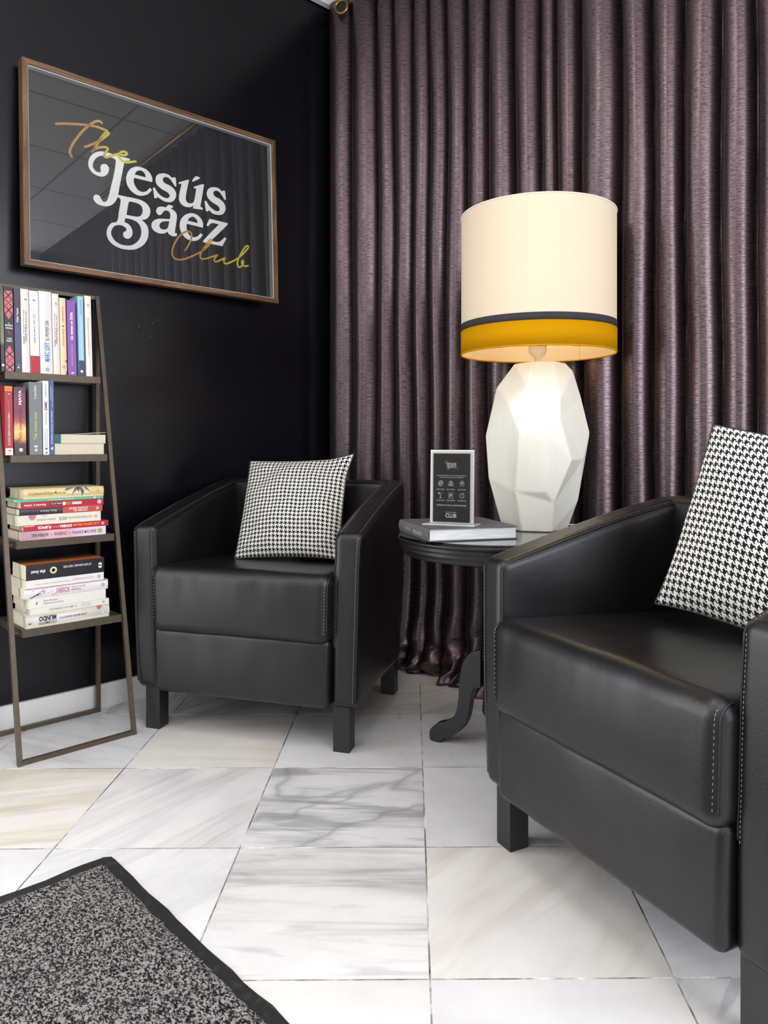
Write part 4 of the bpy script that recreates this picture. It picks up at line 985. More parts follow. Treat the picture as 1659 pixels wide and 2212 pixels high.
flat_book('white book with one line of tiny red capitals, just under the thick black book', 3, -1.353, -1.134, S4[4], S4[5], 0.145, K(230, 229, 227, 'paper cover'), g4,
          prints=[('t', 'LOS TRUCOS DE ESPAÑA DIRECTO', 0.72, 0.5, 0.29, 0.18, K(170, 90, 96), 'u'), ('t', 'JAVIER MORALES, DIEGO LOSADA Y OTROS', 0.33, 0.45, 0.43, 0.18, K(200, 124, 84), 'u'), ('r', 0.935, 0.5, 0.0048, K(130, 130, 130))])
flat_book('thick black paperback with an orange top cover, topmost on the lowest stack', 3, -1.3535, -1.133, S4[5], S4[6], 0.115, m_grad('black and orange cover', 0, (0.0, srgb(46, 36, 40)), (0.45, srgb(92, 62, 40)), (0.8, srgb(182, 104, 44)), (0.975, srgb(170, 84, 30)), (0.985, srgb(36, 32, 36)), (1.0, srgb(36, 32, 36))), g4,
          prints=[('t', 'the host', 0.145, 0.5, 0.18, 0.22, WHT, 'u', dict(italic=0.3, bold=0.02)), ('t', 'STEPHENIE MEYER', 0.64, 0.66, 0.37, 0.15, K(206, 204, 200), 'u', dict(bold=0.02)), ('d', 0.335, 0.52, 0.0098, K(226, 214, 160)), ('d', 0.335, 0.52, 0.0048, M['black']), ('d', 0.945, 0.57, 0.0052, K(226, 222, 210)), ('d', 0.945, 0.42, 0.0052, K(226, 222, 210))])
# ------------------------------------------------------------------ armchairs
CH = dict(W=0.712, D=0.58, at=0.078, zb=0.127, zf=0.622, zr=0.742)
def chair_top(y):
    t = min(max((y - 0.02) / 0.53, 0), 1)
    return CH['zf'] + (CH['zr'] - CH['zf']) * (1 - (1 - t) ** 1.25)
def splay(x, z): return x * (1 + 0.045 * (z - CH['zb']) / 0.5)
def armchair(label, x, y, deg, wr=0):
    root = thing('armchair', label, 'armchair', (x, y, 0), math.radians(deg), 'black leather tub armchairs')
    W, D, at, zb, zf, zr = (CH[k] for k in ('W', 'D', 'at', 'zb', 'zf', 'zr'))
    hw = W / 2; ins = hw - at
    L = M['leather']
    for s in (-1, 1):
        def d_arm(px, py, pz):
            k = (pz - zb) / (zf - zb)
            z = zb + k * (chair_top(py) - zb)
            # the upholstery swells a little between its seams
            b = math.sin(PI * min(max((py - 0.02) / 0.5, 0), 1)) ** 0.6 * (math.sin(PI * min(max(k, 0), 1)) if abs(px) > hw - at / 2 else 1.7 * math.sin(PI * min(max((k - 0.55) / 0.45, 0), 1)) ** 0.8)
            inner = 1 if abs(px) < hw - at / 2 else -1
            xx = abs(px) - inner * 0.007 * b
            e = min(max(0, (py - (D - 0.09)) / 0.09), 0.999)
            xx -= 0.07 * (1 - math.sqrt(1 - e * e)) + 0.022 * max(0, py / D)
            n = 0.0016 * noise.noise(Vector((px * 9 + wr, py * 9, pz * 7)))
            return (splay(s * (xx + n), z), py - 0.004 * math.sin(PI * min(max(k, 0), 1)) * (1 if py < 0.05 else 0), z)
        a, b = ins, hw
        lo, hi = (min(s * a, s * b), 0, zb), (max(s * a, s * b), D, zf)
        arm = G().rbox(lo, hi, 0.021, (5, 26, 22), 4, d_arm).build('armrest', L, root, True)
        # welts and stitching along the edges of the front and top band
        for edge in (ins, hw):
            wg = G(); sg = G()
            off = 0.0055 if edge == ins else -0.0055
            path = []
            z0 = 0.30 if edge == ins else zb + 0.02
            for i in range(22): path.append((edge + off, 0.0055, z0 + (zf - 0.02 - z0) * i / 21))
            for i in range(1, 6):
                t = i / 6 * PI / 2
                path.append((edge + off, 0.0265 - 0.021 * math.cos(t), zf - 0.0265 + 0.021 * math.sin(t)))
            for i in range(26): path.append((edge + off, 0.03 + (D - 0.07) * i / 25, zf - 0.0055))
            pts = []
            for (px, py, pz) in path:
                q = Vector(d_arm(px, py, pz)); pts.append(q)
            wg.tube(pts, 0.0021, 6)
            # stitches run on the band side of the welt
            dens = smooth_path(pts, 3)
            acc = 0.0
            for p, q in zip(dens, dens[1:]):
                seglen = (q - p).length
                if seglen < 1e-6: continue
                t_ = (q - p).normalized()
                while acc < seglen:
                    c = p + t_ * acc
                    shift = Vector((s * (0.0065 if edge == ins else -0.0065), 0, 0))
                    if c.y > 0.03: nrm = Vector((0, 0, 0.0052))
                    else: nrm = Vector((0, -0.0056 * (1 if c.z < zf - 0.02 else 0.6), 0.0005 if c.z < zf - 0.02 else 0.004))
                    c = c + shift + nrm * 0.75
                    sg.add([c - t_ * 0.0021 + Vector((s * 0.0005, 0, 0)), c - t_ * 0.0021 - Vector((s * 0.0005, 0, 0)), c + t_ * 0.0021 - Vector((s * 0.0005, 0, 0)), c + t_ * 0.0021 + Vector((s * 0.0005, 0, 0)),
                            c + nrm * 0.12], [(0, 1, 2, 3), (0, 1, 4), (1, 2, 4), (2, 3, 4), (3, 0, 4)])
                    acc += 0.0075
                acc -= seglen
            wg.build('welt', M['piping'], arm, True); sg.build('stitching', M['stitch'], arm)
    # back between the arms
    def d_back(px, py, pz):
        k = (pz - zb) / (zr - zb)
        b = math.cos(min(abs(px) / (ins + 0.02), 1) * PI / 2) * math.sin(PI * min(max(k, 0), 1))
        front = 1 if py < D - 0.05 else 0
        return (splay(px, pz) * 1.0, py - front * 0.018 * b + 0.03 * front * max(0, k - 0.2), pz)
    bk = G().rbox((-ins - 0.012, D - 0.115, zb), (ins + 0.012, D - 0.004, zr), 0.026, (18, 5, 18), 4, d_back).build('backrest', L, root, True)
    wg = G().tube([Vector(d_back((ins + 0.0) * (i / 12 - 1), D - 0.112, zr - 0.006)) for i in range(25)], 0.0021, 6)
    wg.build('welt', M['piping'], bk, True)
    # seat cushion: boxy with a proud front
    zs, zm = 0.505, 0.318
    def d_seat(px, py, pz):
        k = max(0, (pz - zm) / (zs - zm))
        cx = math.cos(min(abs(px) / ins, 1) * PI / 2); cy = math.sin(PI * min(max((py + 0.04) / 0.56, 0), 1))
        z = pz + (0.006 * cx ** 0.8 * cy ** 0.7 - 0.030 * max(0, py) / 0.45 if k > 0.5 else 0)
        f = max(0, 1 - (py + 0.036) / 0.05)
        yy = py - f * (0.010 * cx * math.sin(PI * min(max(k, 0), 1)))
        # creases running down the front
        yy += f * 0.0028 * max(0, k) * noise.noise(Vector((px * 26 + wr, 0.3, pz * 5)))
        n = 0.002 * noise.noise(Vector((px * 8, py * 8 + wr, pz * 6)))
        return (splay(px, pz), yy + n, z + n)
    seat = G().rbox((-ins - 0.004, -0.036, zm - 0.013), (ins + 0.004, 0.50, zs), 0.034, (34, 24, 10), 6, d_seat).build('seat_cushion', L, root, True)
    for s in (-1, 1):
        wg = G(); sg = G()
        path = [(s * (ins - 0.005), -0.0275, zm + 0.020 + (zs - zm - 0.054) * i / 14) for i in range(15)]
        path += [(s * (ins - 0.005), -0.0275 + 0.026 * (1 - math.cos(i / 6 * PI / 2)) , zs - 0.034 + 0.0255 * math.sin(i / 6 * PI / 2)) for i in range(1, 7)]
        pts = [Vector(d_seat(*p)) for p in path]
        wg.tube(pts, 0.002, 6)
        for p, q in zip(pts, pts[1:]):
            m_ = (p + q) / 2 + Vector((-s * 0.007, -0.0042, 0.0008)); t_ = (q - p).normalized() * 0.002
            sg.add([m_ - t_ + Vector((0.0005, 0, 0)), m_ - t_ - Vector((0.0005, 0, 0)), m_ + t_ - Vector((0.0005, 0, 0)), m_ + t_ + Vector((0.0005, 0, 0))], [(0, 1, 2, 3)])
        wg.build('welt', M['piping'], seat, True); sg.build('stitching', M['stitch'], seat)
    # front panel below the cushion
    def d_pan(px, py, pz):
        k = (pz - zb) / (zm - zb)
        f = max(0, 1 - (py + 0.022) / 0.04)
        cx = math.cos(min(abs(px) / ins, 1) * PI / 2)
        n = f * 0.0022 * noise.noise(Vector((px * 18 + wr, 5, pz * 8)))
        return (splay(px, pz), py - f * 0.009 * cx ** 0.6 * math.sin(PI * min(max(k, 0), 1)) + n, pz)
    G().rbox((-ins - 0.002, -0.022, zb), (ins + 0.002, D - 0.08, zm + 0.004), 0.018, (26, 10, 14), 4, d_pan).build('front_panel', L, root, True)
    for (lx, ly) in ((-0.306, 0.038), (0.306, 0.038), (-0.290, 0.545), (0.290, 0.545)):
        h = 0.024
        g = G()
        g.add([(lx - h + .001, ly - h + .001, 0), (lx + h - .001, ly - h + .001, 0), (lx + h - .001, ly + h - .001, 0), (lx - h + .001, ly + h - .001, 0),
               (lx - h, ly - h, 0.002), (lx + h, ly - h, 0.002), (lx + h, ly + h, 0.002), (lx - h, ly + h, 0.002),
               (lx - h, ly - h, zb + 0.01), (lx + h, ly - h, zb + 0.01), (lx + h, ly + h, zb + 0.01), (lx - h, ly + h, zb + 0.01)],
              [(0, 3, 2, 1), (0, 1, 5, 4), (1, 2, 6, 5), (2, 3, 7, 6), (3, 0, 4, 7), (4, 5, 9, 8), (5, 6, 10, 9), (6, 7, 11, 10), (7, 4, 8, 11), (8, 9, 10, 11)])
        g.build('leg', M['leg'], root)
    return root
armchair('black leather tub armchair in the corner, turned to the room between bookshelf and table', 0.550, -0.862, 29.5)
armchair('black leather tub armchair in the right foreground in front of the curtain', 1.718, -0.868, -17.0, 40)

# ------------------------------------------------------------------ houndstooth cushions
def cushion(label, loc, yaw, lean, roll, size, thick, period, ears=(0.0, 0.0, 0.0, 0.0), seed=0):
    root = thing('cushion', label, 'cushion', loc, math.radians(yaw), 'houndstooth cushions on the armchairs')
    R = Matrix.Rotation(-math.radians(lean), 3, 'X') @ Matrix.Rotation(math.radians(roll), 3, 'Y')
    N = 40; v = []; f = []; uv = []
    def P(u, q, side):
        # the four sides draw in between the corners, corners stand out
        ix = u * (1 - 0.03 * (1 - q * q)); iz = q * (1 - 0.04 * (1 - u * u))
        t = (max(0, 1 - u * u) ** 0.55) * (max(0, 1 - q * q) ** 0.55)
        n = 0.010 * noise.noise(Vector((u * 2.2 + seed, q * 2.2, side))) + 0.004 * noise.noise(Vector((u * 6, q * 6 + seed, side)))
        y = side * (thick / 2 * t + n * min(1, t * 2))
        for (cu, cq), e in zip(((-1, -1), (1, -1), (1, 1), (-1, 1)), ears):
            w_ = max(0, 1 - math.hypot(u - cu, q - cq) / 0.5) ** 2 * e
            ix += cu * w_; iz += cq * w_
        return R @ Vector((ix * size / 2, y, iz * size / 2 + size / 2))
    idx = {}
    for side in (-1, 1):
        for i in range(N + 1):
            for j in range(N + 1):
                u = math.sin((2 * i / N - 1) * PI / 2); q = math.sin((2 * j / N - 1) * PI / 2)
                edge = i in (0, N) or j in (0, N)
                key = (i, j, 0 if edge else side)
                if key not in idx:
                    idx[key] = len(v); v.append(P(u, q, side if not edge else 0.0))
                    uv.append(((u + 1) / 2 * size / period, (q + 1) / 2 * size / period))
        for i in range(N):
            for j in range(N):
                f.append(tuple(idx[(a, b, 0 if (a in (0, N) or b in (0, N)) else side)] for a, b in ((i, j), (i + 1, j), (i + 1, j + 1), (i, j + 1))))
    o = mesh('cover', v, f, M['hound'], root, True)
    ul = o.data.uv_layers.new(name='UVMap')
    for lp in o.data.loops: ul.data[lp.index].uv = uv[lp.vertex_index]
    loop = []
    n = 24
    for k in range(4):
        for i in range(n):
            t = math.sin((2 * i / n - 1) * PI / 2)
            u, q = ((t, -1), (1, t), (-t, 1), (-1, -t))[k]
            loop.append(P(u, q, 0.0))
    G().tube(loop, 0.0028, 6, True).build('piping', M['piping'], root, True)
    return root
cushion('black and white houndstooth cushion on the corner armchair', (0.463, -0.636, 0.5005), 34, 27, -2.0, 0.352, 0.13, 0.0135, ears=(0.0, 0.02, 0.10, 0.0), seed=1)
cushion('black and white houndstooth cushion on the right foreground armchair', (1.858, -0.545, 0.500), -4, 17, 9.0, 0.405, 0.14, 0.0155, ears=(0.03, 0.03, 0.03, 0.0), seed=5)

# ------------------------------------------------------------------ side table
TC = (1.100, -0.385); TZ = 0.62
def side_table():
    root = thing('side_table', 'round black pedestal side table with fluted edge and glass top', 'side table', (TC[0], TC[1], 0))
    R = 0.268
    prof = [(0.0, 0.560), (0.235, 0.560), (0.246, 0.562), (0.250, 0.568), (0.250, 0.574), (0.256, 0.577), (0.259, 0.582), (0.256, 0.587), (0.259, 0.590), (0.263, 0.595),
            (0.259, 0.600), (0.262, 0.602), (R, 0.606), (R, 0.610), (0.262, 0.6135), (0.0, 0.6135)]
    G().lathe([(max(r, 0.0005), z) for r, z in prof], 96).build('table_top', M['bwood'], root, True)
    gt = NT('bevelled table glass').p(base=(0.82, 0.90, 0.87), rough=0.02, trans=1.0, ior=1.5).m
    G().lathe([(0.0005, 0.6142), (0.272, 0.6142), (0.275, 0.6165), (0.272, TZ), (0.0005, TZ)], 96).build('glass_top', gt, root)
    col = [(0.0005, 0.10), (0.022, 0.10), (0.030, 0.115), (0.026, 0.16), (0.026, 0.25), (0.030, 0.27), (0.026, 0.29), (0.024, 0.31), (0.022, 0.36), (0.024, 0.42), (0.026, 0.46), (0.022, 0.50), (0.045, 0.52), (0.075, 0.535), (0.078, 0.561), (0.0005, 0.561)]
    G().lathe(col, 40).build('pedestal', M['bwood'], root, True)
    # three sawn S-shaped legs
    out = smooth_path([(0.030, 0.285), (0.060, 0.275), (0.085, 0.245), (0.096, 0.19), (0.100, 0.13), (0.112, 0.085), (0.140, 0.064), (0.170, 0.052), (0.190, 0.030), (0.190, 0.004), (0.172, 0.0), (0.157, 0.0), (0.150, 0.010), (0.141, 0.016),
                       (0.115, 0.030), (0.085, 0.055), (0.068, 0.095), (0.060, 0.145), (0.050, 0.175), (0.030, 0.180)], 5, True, 50)
    for deg in (197, 317, 77):
        a = math.radians(deg)
        er = Vector((math.cos(a), math.sin(a), 0)); et = Vector((-math.sin(a), math.cos(a), 0))
        fn = lambda u, q, t: tuple(er * u + et * t + Vector((0, 0, q)))
        g = G().prism([(p.x, p.y) for p in out], fn, -0.016, 0.016)
        o = g.build('leg', M['bwood'], root)
        bm = o.modifiers.new('edge', 'BEVEL'); bm.width = 0.002; bm.segments = 2; bm.limit_method = 'ANGLE'; bm.angle_limit = math.radians(50)
    return root
side_table()

# large square book on the table
def table_book():
    c = (1.066, -0.503); rz = math.radians(-27.5)
    root = thing('coffee_table_book', 'large square grey hardback book lying on the glass table top', 'book', (c[0], c[1], TZ), rz)
    s = 0.25 / 2; h = 0.034
    grey = K(88, 86, 86, 'cloth cover', 0.6)
    # spine faces local -y (the far left edge in view), head edge local +x
    g = G().box((-s, -s + 0.004, 0.0005), (s, s, 0.0032)).box((-s, -s + 0.004, h - 0.0027), (s, s, h))
    n = 8; v = []; f = []
    for i in range(n + 1):
        z = 0.0005 + (h - 0.0005) * i / n
        b = -0.0045 * math.sin(PI * i / n)
        for x in (-s, s):
            for o_ in (0, 0.003): v.append((x, -s + 0.003 + b + o_, z))
    for i in range(n):
        a = i * 4; b = a + 4
        f += [(a, a + 2, b + 2, b), (a + 1, b + 1, b + 3, a + 3), (a, b, b + 1, a + 1), (a + 2, a + 3, b + 3, b + 2)]
    f += [(0, 1, 3, 2), (n * 4, n * 4 + 2, n * 4 + 3, n * 4 + 1)]
    g.add(v, f)
    cv = g.build('cover', grey, root)
    G().box((-s + 0.004, -s + 0.006, 0.0032), (s - 0.004, s - 0.004, h - 0.0027)).build('page_block', M['pagesw'], root)
    lt = K(172, 170, 168)
    y = -s - 0.0024
    text('spine_lettering', 'REVOLUCIÓN', (0.045, y, h / 2), (1, 0, 0), (0, 0, 1), 0.070, 0.012, lt, root, bold=0.02)
    text('spine_lettering', 'ESTILO', (-0.035, y, h / 2), (1, 0, 0), (0, 0, 1), 0.05, 0.0085, lt, root)
    return root
table_book()

# ------------------------------------------------------------------ acrylic sign
def card_sign():
    root = thing('sign_holder', 'small upright acrylic sign with black club card standing on the grey book', 'sign', (1.0975, -0.5585, TZ + 0.0342), math.radians(24))
    W, Hh = 0.120, 0.196
    tilt = lambda z: 0.03 * z
    ac = M['acrylic']
    def q(x, y, z): return (x, y + tilt(z), z + 0.004)
    def bx(name, x0, x1, y0, y1, z0, z1, mat):
        v = [q(x, y, z) for z in (z0, z1) for x, y in ((x0, y0), (x1, y0), (x1, y1), (x0, y1))]
        return mesh(name, v, [(0, 3, 2, 1), (4, 5, 6, 7), (0, 1, 5, 4), (1, 2, 6, 5), (2, 3, 7, 6), (3, 0, 4, 7)], mat, root)
    g = G().rbox((-W / 2 - 0.012, -0.030, 0), (W / 2 + 0.012, 0.034, 0.0035), 0.0012, (4, 4, 1), 2)
    g.build('foot', ac, root, True)
    bx('back_plate', -W / 2, W / 2, 0.0032, 0.0056, 0, Hh, ac)
    wc = K(250, 250, 246, 'white card', 0.5)
    bx('card', -W / 2 + 0.0006, W / 2 - 0.0006, 0.0004, 0.003, 0.0, Hh - 0.001, wc)
    b = 0.0085
    bk = K(52, 48, 46, 'black card print', 0.45)
    mesh('printed_panel', [q(-W / 2 + b, 0.0001, 0.003), q(W / 2 - b, 0.0001, 0.003), q(W / 2 - b, 0.0001, Hh - b * 1.15), q(-W / 2 + b, 0.0001, Hh - b * 1.15)], [(0, 1, 2, 3)], bk, root)
    E = -0.0003
    def T(s, x, z, w_, h_, **kw):
        d = Vector(q(0, 0, 1)) - Vector(q(0, 0, 0))
        return text('printed_lettering', s, q(x, E, z), (1, 0, 0), d, w_, h_, M['white'], root, **kw)
    pw = W - 2 * b
    X = lambda f: -W / 2 + b + pw * f
    Z = lambda f: 0.003 + (Hh - b * 1.15 - 0.003) * (1 - f)          # f measured down the panel
    us = [p for o, hs in LETTERS for p in o] + [p for s in SCRIPT_THE + SCRIPT_CLUB for p in s]
    u0, u1 = min(p[0] for p in us), max(p[0] for p in us); v0, v1 = min(p[1] for p in us), max(p[1] for p in us)
    k = pw * 0.385 / (u1 - u0)
    logo(root, lambda u, v_, w_: q(X(0.485) + (u - (u0 + u1) / 2) * k, E - w_ * 0.3, Z(0.165) + (v_ - (v0 + v1) / 2) * k), k, 3)
    T('¿Te gustaría disfrutar de servicios únicos y beneficios', X(0.5), Z(0.322), pw * 0.80, 0.0042, bold=0.012)
    T('especiales valorados en más de 1.000€ /año?', X(0.5), Z(0.349), pw * 0.65, 0.0042, bold=0.012)
    cols = (0.205, 0.485, 0.785)
    for x, s in zip(cols, ('BEAUTY CHECK', 'BEAUTY BIRTHDAY', 'INVITA A TU AMIGA')): T(s, X(x), Z(0.525), pw * 0.215, 0.0030, bold=0.02)
    for x, s in zip(cols, ('COCKTEL CLUB', 'PARKING GRATUITO', 'CITA PREFERENTE')): T(s, X(x), Z(0.685), pw * 0.225, 0.0030, bold=0.02)
    T('UN MUNDO PARA TODOS EN LOS SERVICIOS DE BELLEZA', X(0.5), Z(0.755), pw * 0.80, 0.0038, bold=0.02)
    T('APÚNTATE A NUESTRO', X(0.49), Z(0.855), pw * 0.30, 0.0026, bold=0.02)
    T('CLUB', X(0.49), Z(0.905), pw * 0.30, 0.0108, bold=0.035)
    # little line icons
    def icon(name, lines, cx, cz, sc_, r=0.0006):
        g = G()
        for ln, closed in lines:
            g.tube([q(cx + a * sc_, E - 0.0002, cz + b_ * sc_) for a, b_ in ln], r, 5, closed)
        g.build(name, M['white'], root)
    circ = lambda cx, cz, r, n=18, a0=0, a1=2 * PI: [(cx + r * math.cos(a0 + (a1 - a0) * i / n), cz + r * math.sin(a0 + (a1 - a0) * i / n)) for i in range(n if a1 - a0 > 6.2 else n + 1)]
    r1, r2, S = Z(0.435), Z(0.612), 0.0078
    icon('printed_icon', [(circ(0.15, 0.15, 0.75), True), (circ(0.15, 0.15, 0.45), True), ([(-0.85, -0.9), (-0.85, 0.2), (-0.5, 0.2), (-0.5, -0.9)], True), ([(-0.4, -0.9), (0.9, -0.9)], False), ([(-0.1, -0.1), (0.4, 0.4)], False)], X(cols[0]), r1, S)
    icon('printed_icon', [([(-0.9, -0.8), (0.9, -0.8), (0.9, -0.2), (-0.9, -0.2)], True), ([(-0.65, -0.2), (0.65, -0.2), (0.65, 0.3), (-0.65, 0.3)], True), ([(-0.35, 0.3), (-0.35, 0.85)], False), ([(0, 0.3), (0, 0.85)], False), ([(0.35, 0.3), (0.35, 0.85)], False), ([(-0.5, -0.5), (0.5, -0.5)], False)], X(cols[1]), r1, S, 0.0008)
    icon('printed_icon', [([(-0.75, -0.85), (0.75, -0.85), (0.75, 0.1), (-0.75, 0.1)], True), ([(-0.75, 0.1), (0, -0.45), (0.75, 0.1)], False), ([(-0.5, 0.1), (-0.5, 0.8), (0.5, 0.8), (0.5, 0.1)], False), (circ(0, 0.4, 0.2), True)], X(cols[2]), r1, S)
    icon('printed_icon', [([(-0.6, 0.7), (0.6, 0.7), (0, -0.05)], True), ([(0, -0.05), (0, -0.85)], False), ([(-0.4, -0.88), (0.4, -0.88)], False), (circ(-0.6, 0.7, 0.25), True)], X(cols[0]), r2, S, 0.0008)
    icon('printed_icon', [([(-0.7, -0.95), (0.7, -0.95), (0.7, 0.95), (-0.7, 0.95)], True)], X(cols[1]), r2, S, 0.0007)
    T('P', X(cols[1]), r2, 0.0060, 0.0085, bold=0.04)
    icon('printed_icon', [(circ(0, 0, 0.8), True), ([(0, 0.5), (0, 0), (0.3, -0.3)], False), ([(0.4, 0.6), (0.8, 0.9)], False)], X(cols[2]), r2, S)
    mesh('front_plate', [q(-W / 2, -0.003, 0), q(W / 2, -0.003, 0), q(W / 2, -0.003, Hh), q(-W / 2, -0.003, Hh)], [(0, 1, 2, 3)], M['glass'], root)
    eg = G()
    for x in (W / 2,):
        eg.add([q(x - 0.0002, -0.0035, 0), q(x + 0.0012, -0.0035, 0), q(x + 0.0012, 0.0056, 0), q(x - 0.0002, 0.0056, 0), q(x - 0.0002, -0.0035, Hh), q(x + 0.0012, -0.0035, Hh), q(x + 0.0012, 0.0056, Hh), q(x - 0.0002, 0.0056, Hh)],
               [(0, 3, 2, 1), (4, 5, 6, 7), (0, 1, 5, 4), (1, 2, 6, 5), (2, 3, 7, 6), (3, 0, 4, 7)])
    eg.build('side_edge', ac, root)
    return root
card_sign()

# ------------------------------------------------------------------ table lamp
LAMP = (1.1340, -0.2166)
def table_lamp():
    root = thing('table_lamp', 'large lit table lamp with faceted cream base and drum shade banded black and yellow', 'lamp', (LAMP[0], LAMP[1], TZ + 0.0006), math.radians(46.5))
    P = {'t1': (-0.0762, -0.0462, 0.4797), 't2': (-0.0312, -0.0745, 0.4837), 't3': (0.032, -0.0726, 0.4851), 't4': (0.0747, -0.03, 0.4837), 'a': (-0.1212, 0, 0.4147), 'b': (-0.0505, -0.1151, 0.4121), 'c': (-0.0988, -0.0976, 0.3583), 'd': (0.036, -0.1306, 0.3714), 'd2': (0.0326, -0.142, 0.3246), 'e': (0.0998, -0.02, 0.4621), 'f': (0.1276, 0, 0.3895), 'g': (-0.1536, 0, 0.2729), 'h': (-0.0774, -0.1317, 0.282), 'i': (-0.003, -0.1537, 0.2739), 'j': (0.154, 0, 0.2825), 'k': (-0.1452, 0, 0.1491), 'l': (-0.0826, -0.0965, 0.1146), 'm': (-0.0017, -0.1267, 0.1155), 'n': (0.0222, -0.1164, 0.0852), 'o': (0.0691, -0.1293, 0.2051), 'p': (0.1216, -0.05, 0.2051), 'q': (0.1141, -0.02, 0.0834), 'u': (-0.1044, 0, 0.0), 'v': (-0.0594, -0.0765, 0.0), 'w': (0.0202, -0.0943, 0.0), 'x': (0.0891, 0.0, 0.0)}
    # back of the body: two chains of vertices from top to bottom
    P.update(A0=(-0.045, 0.062, 0.482), A1=(-0.07, 0.095, 0.40), A2=(-0.09, 0.125, 0.25), A3=(-0.08, 0.11, 0.13), A4=(-0.055, 0.08, 0.0),
             B0=(0.04, 0.062, 0.482), B1=(0.07, 0.098, 0.42), B2=(0.085, 0.13, 0.29), B3=(0.075, 0.105, 0.11), B4=(0.05, 0.08, 0.0), r0=(0.0747, -0.03, 0.4837))
    Fc = ['t1 t2 b c a', 't2 t3 d b', 't3 t4 e f d', 'b d d2 i h c', 'a c g', 'g c h l k', 'h i m l', 'i d2 o n m', 'd f j p o d2', 'o p q x w n', 'k l v u', 'l m n w v', 'p j q', 'q j x',
          't1 a A1 A0', 'a g A2 A1', 'g k A3 A2', 'k u A4 A3', 'A0 A1 B1 B0', 'A1 A2 B2 B1', 'A2 A3 B3 B2', 'A3 A4 B4 B3', 'B0 B1 e t4', 'B1 f e', 'B1 B2 j f', 'B2 B3 j', 'B3 x j', 'B3 B4 x', 't1 A0 B0 t4 t3 t2', 'u v w x B4 A4']
    names = list(P); ix = {n: i for i, n in enumerate(names)}
    me = bpy.data.meshes.new('base')
    me.from_pydata([P[n] for n in names], [], [tuple(ix[n] for n in s.split()) for s in Fc]); me.update()
    bm = bmesh.new(); bm.from_mesh(me)
    bmesh.ops.delete(bm, geom=[v for v in bm.verts if not v.link_faces], context='VERTS')
    bmesh.ops.recalc_face_normals(bm, faces=bm.faces)
    bmesh.ops.triangulate(bm, faces=[f for f in bm.faces if len(f.verts) > 4])
    bm.to_mesh(me); bm.free(); me.materials.append(M['ceramic'])
    o = bpy.data.objects.new('base', me); COL.objects.link(o); o.parent = root
    bv = o.modifiers.new('soft_edges', 'BEVEL'); bv.width = 0.004; bv.segments = 3; bv.limit_method = 'ANGLE'; bv.angle_limit = math.radians(9)
    cream = K(226, 210, 184, 'cream plastic', 0.5)
    G().lathe([(0.0005, 0.478), (0.012, 0.478), (0.012, 0.486), (0.0085, 0.489), (0.0085, 0.499), (0.012, 0.504), (0.022, 0.511), (0.0265, 0.520), (0.0265, 0.552), (0.034, 0.553), (0.034, 0.560), (0.0265, 0.562), (0.020, 0.580), (0.0135, 0.600), (0.0135, 0.6555), (0.0005, 0.6555)], 32).build('lamp_holder', cream, root, True)
    lh = G(); 
    for k, (w_, z) in enumerate(((0.022, 0.547), (0.030, 0.541), (0.026, 0.535))):
        text('printed_lettering', ('MADE IN SPAIN', 'MAX 60W E27', '250V 4A T210')[k], (0.004 * k - 0.002, -0.0272, z), (1, 0, 0), (0, 0, 1), w_, 0.0028, BLK, root)
    R, z0, z1 = 0.2235, 0.513, 0.917
    cream_f = m_shade('cream shade fabric', srgb(212, 197, 172), 0.045)
    zb0, zb1 = 0.580, 0.6005
    sh = G()
    seg = 96
    prof = [(R, z0), (R, zb0), (R, zb1), (R, z1)]
    v = []; f = []
    for r_, z in prof:
        v += [(r_ * math.cos(2 * PI * k / seg), r_ * math.sin(2 * PI * k / seg), z) for k in range(seg)]
    for i in range(3):
        f += [(i * seg + k, i * seg + (k + 1) % seg, (i + 1) * seg + (k + 1) % seg, (i + 1) * seg + k) for k in range(seg)]
    shade = mesh('shade', v, f, cream_f, root, True)
    def band(name, a, b, mat, off):
        g = G().lathe([(R + 0.0004, a), (R + off, a), (R + off, b), (R + 0.0004, b)], seg, close=True)
        return g.build(name, mat, shade, True)
    band('yellow_band', z0, zb0, m_shade('mustard band fabric', srgb(184, 130, 9), 0.02), 0.0012)
    band('black_band', zb0 + 0.0002, zb1, m_shade('charcoal band fabric', srgb(62, 60, 62), 0.05), 0.0016)
    G().tube([(R * math.cos(2 * PI * k / seg), R * math.sin(2 * PI * k / seg), z0) for k in range(seg)], 0.0024, 8, True).build('lower_hem', m_shade('mustard hem', srgb(212, 150, 16), 0.2), shade, True)
    G().tube([(R * math.cos(2 * PI * k / seg), R * math.sin(2 * PI * k / seg), z1) for k in range(seg)], 0.0022, 8, True).build('upper_hem', m_shade('cream hem', srgb(242, 236, 222), 0.2), shade, True)
    wire = K(206, 196, 176, 'painted wire', 0.4)
    sg = G().tube([(0.0315 * math.cos(k * PI / 12), 0.0315 * math.sin(k * PI / 12), 0.5565) for k in range(24)], 0.0018, 6, True)
    for a in (math.radians(200), math.radians(320), math.radians(80)):
        c, s = math.cos(a), math.sin(a)
        sg.tube([(0.031 * c, 0.031 * s, 0.5565), (0.12 * c, 0.12 * s, 0.528), (0.200 * c, 0.200 * s, 0.524), (R * c * 0.995, R * s * 0.995, z0 + 0.002)], 0.0014, 6)
    sg.build('shade_carrier', wire, root, True)
    G().tube([(R * 0.998 * math.cos(0.75), R * 0.998 * math.sin(0.75), z) for z in (z0, z1)], 0.0006, 4).build('shade_seam', K(190, 160, 110, 'seam'), shade)
    bm_ = NT('lit frosted bulb').p(base=(1, 0.9, 0.75), emit=(1.0, 0.71, 0.32, 1), emit_s=BULB).m
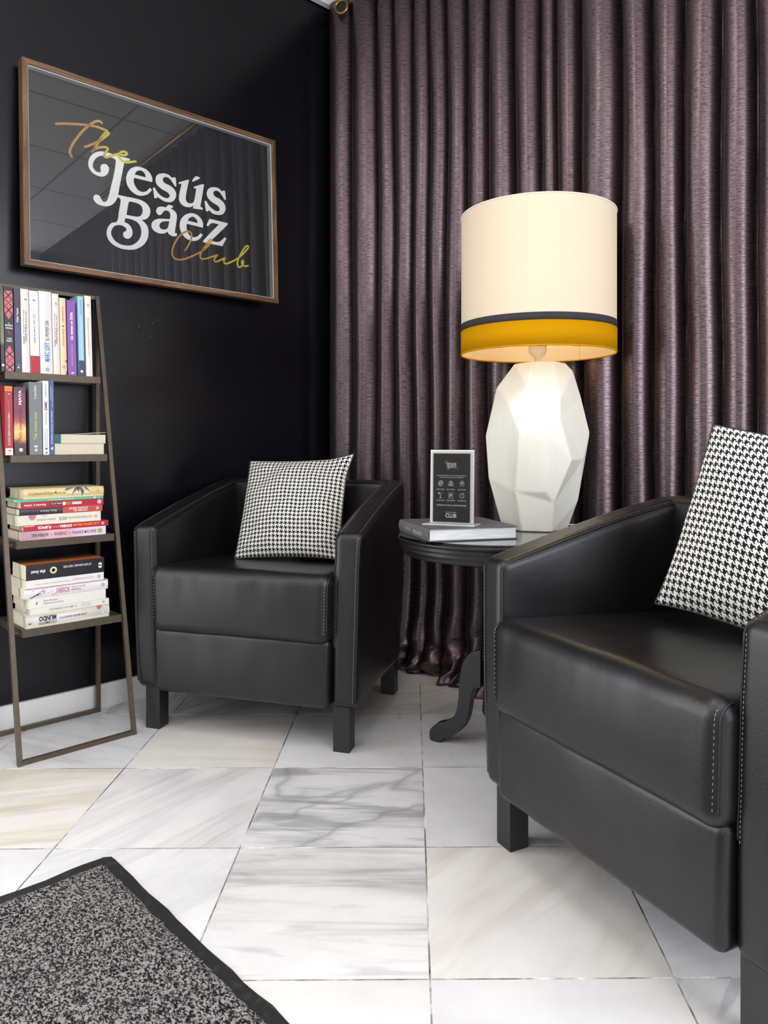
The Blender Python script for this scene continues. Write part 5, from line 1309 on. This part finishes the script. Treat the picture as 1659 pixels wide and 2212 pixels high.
    G().lathe([(0.0005, 0.655), (0.013, 0.656), (0.016, 0.675), (0.026, 0.700), (0.031, 0.722), (0.026, 0.744), (0.014, 0.757), (0.0005, 0.760)], 28).build('bulb', bm_, root, True)
    pts = smooth_path([(0.03, 0.085, 0.004), (0.09, 0.085, 0.0034), (0.15, 0.05, 0.0034), (0.20, 0.07, 0.0034), (0.222, 0.08, -0.004)], 6)
    G().tube(pts, 0.0028, 8).build('cord', K(226, 224, 218, 'white cord'), root, True)
    return root
BULB = 45.0
table_lamp()

# ------------------------------------------------------------------ door mat
def door_mat():
    X0, X1, Y0, Y1 = 0.878, 2.35, -2.45, -1.397
    root = thing('door_mat', 'grey flecked carpet mat with black rubber border on the marble floor', 'mat', (X0, Y1, 0))
    n = 40
    # rubber sheet with a slightly wavy rim
    g = G()
    def rim(t, amp): return amp * noise.noise(Vector((t * 7, 2.2, 0)))
    pts = []
    for i in range(n): pts.append((X1 - X0) * i / n)
    outer = []
    for i in range(n): outer.append(((X1 - X0) * (1 - i / n), rim(i / n * 3, 0.006)))
    for i in range(n): outer.append((rim(i / n * 3 + 9, 0.006) * (1 if i else 0), -(Y1 - Y0) * i / n))
    for i in range(n): outer.append(((X1 - X0) * i / n, -(Y1 - Y0)))
    for i in range(n): outer.append(((X1 - X0), -(Y1 - Y0) * (1 - i / n)))
    # cut the far corner
    k = n
    outer[k] = (0.010, 0.0); outer[k - 1] = (0.030, 0.001)
    outer.insert(k + 1, (0.0, -0.012))
    m_ = len(outer)
    v = [(a, b, 0.0003) for a, b in outer] + [(a, b, 0.0032 + 0.0012 * noise.noise(Vector((a * 20, b * 20, 0)))) for a, b in outer]
    f = [tuple(range(m_, 2 * m_))] + [(i, (i + 1) % m_, m_ + (i + 1) % m_, m_ + i) for i in range(m_)]
    mesh('rubber_border', v, f, M['rubber'], root)
    # pile: a bumpy raised field
    NXp, NYp = 150, 110
    b = 0.026
    v = []; f = []
    W_, H_ = X1 - X0 - 2 * b, Y1 - Y0 - 2 * b
    for j in range(NYp + 1):
        for i in range(NXp + 1):
            x = b + W_ * i / NXp; y = -b - H_ * j / NYp
            e = min(i, j, NXp - i, NYp - j)
            wob = 0.0035 * noise.noise(Vector((x * 60, y * 60, 1))) if e == 0 else 0
            z = 0.0042 if e == 0 else 0.0075 + 0.0022 * noise.noise(Vector((x * 150, y * 150, 0)))
            v.append((x + wob, y + wob, z))
    for j in range(NYp):
        for i in range(NXp):
            k = j * (NXp + 1) + i
            f.append((k, k + NXp + 1, k + NXp + 2, k + 1))
    mesh('carpet_pile', v, f, M['pile'], root, True)
    return root
door_mat()
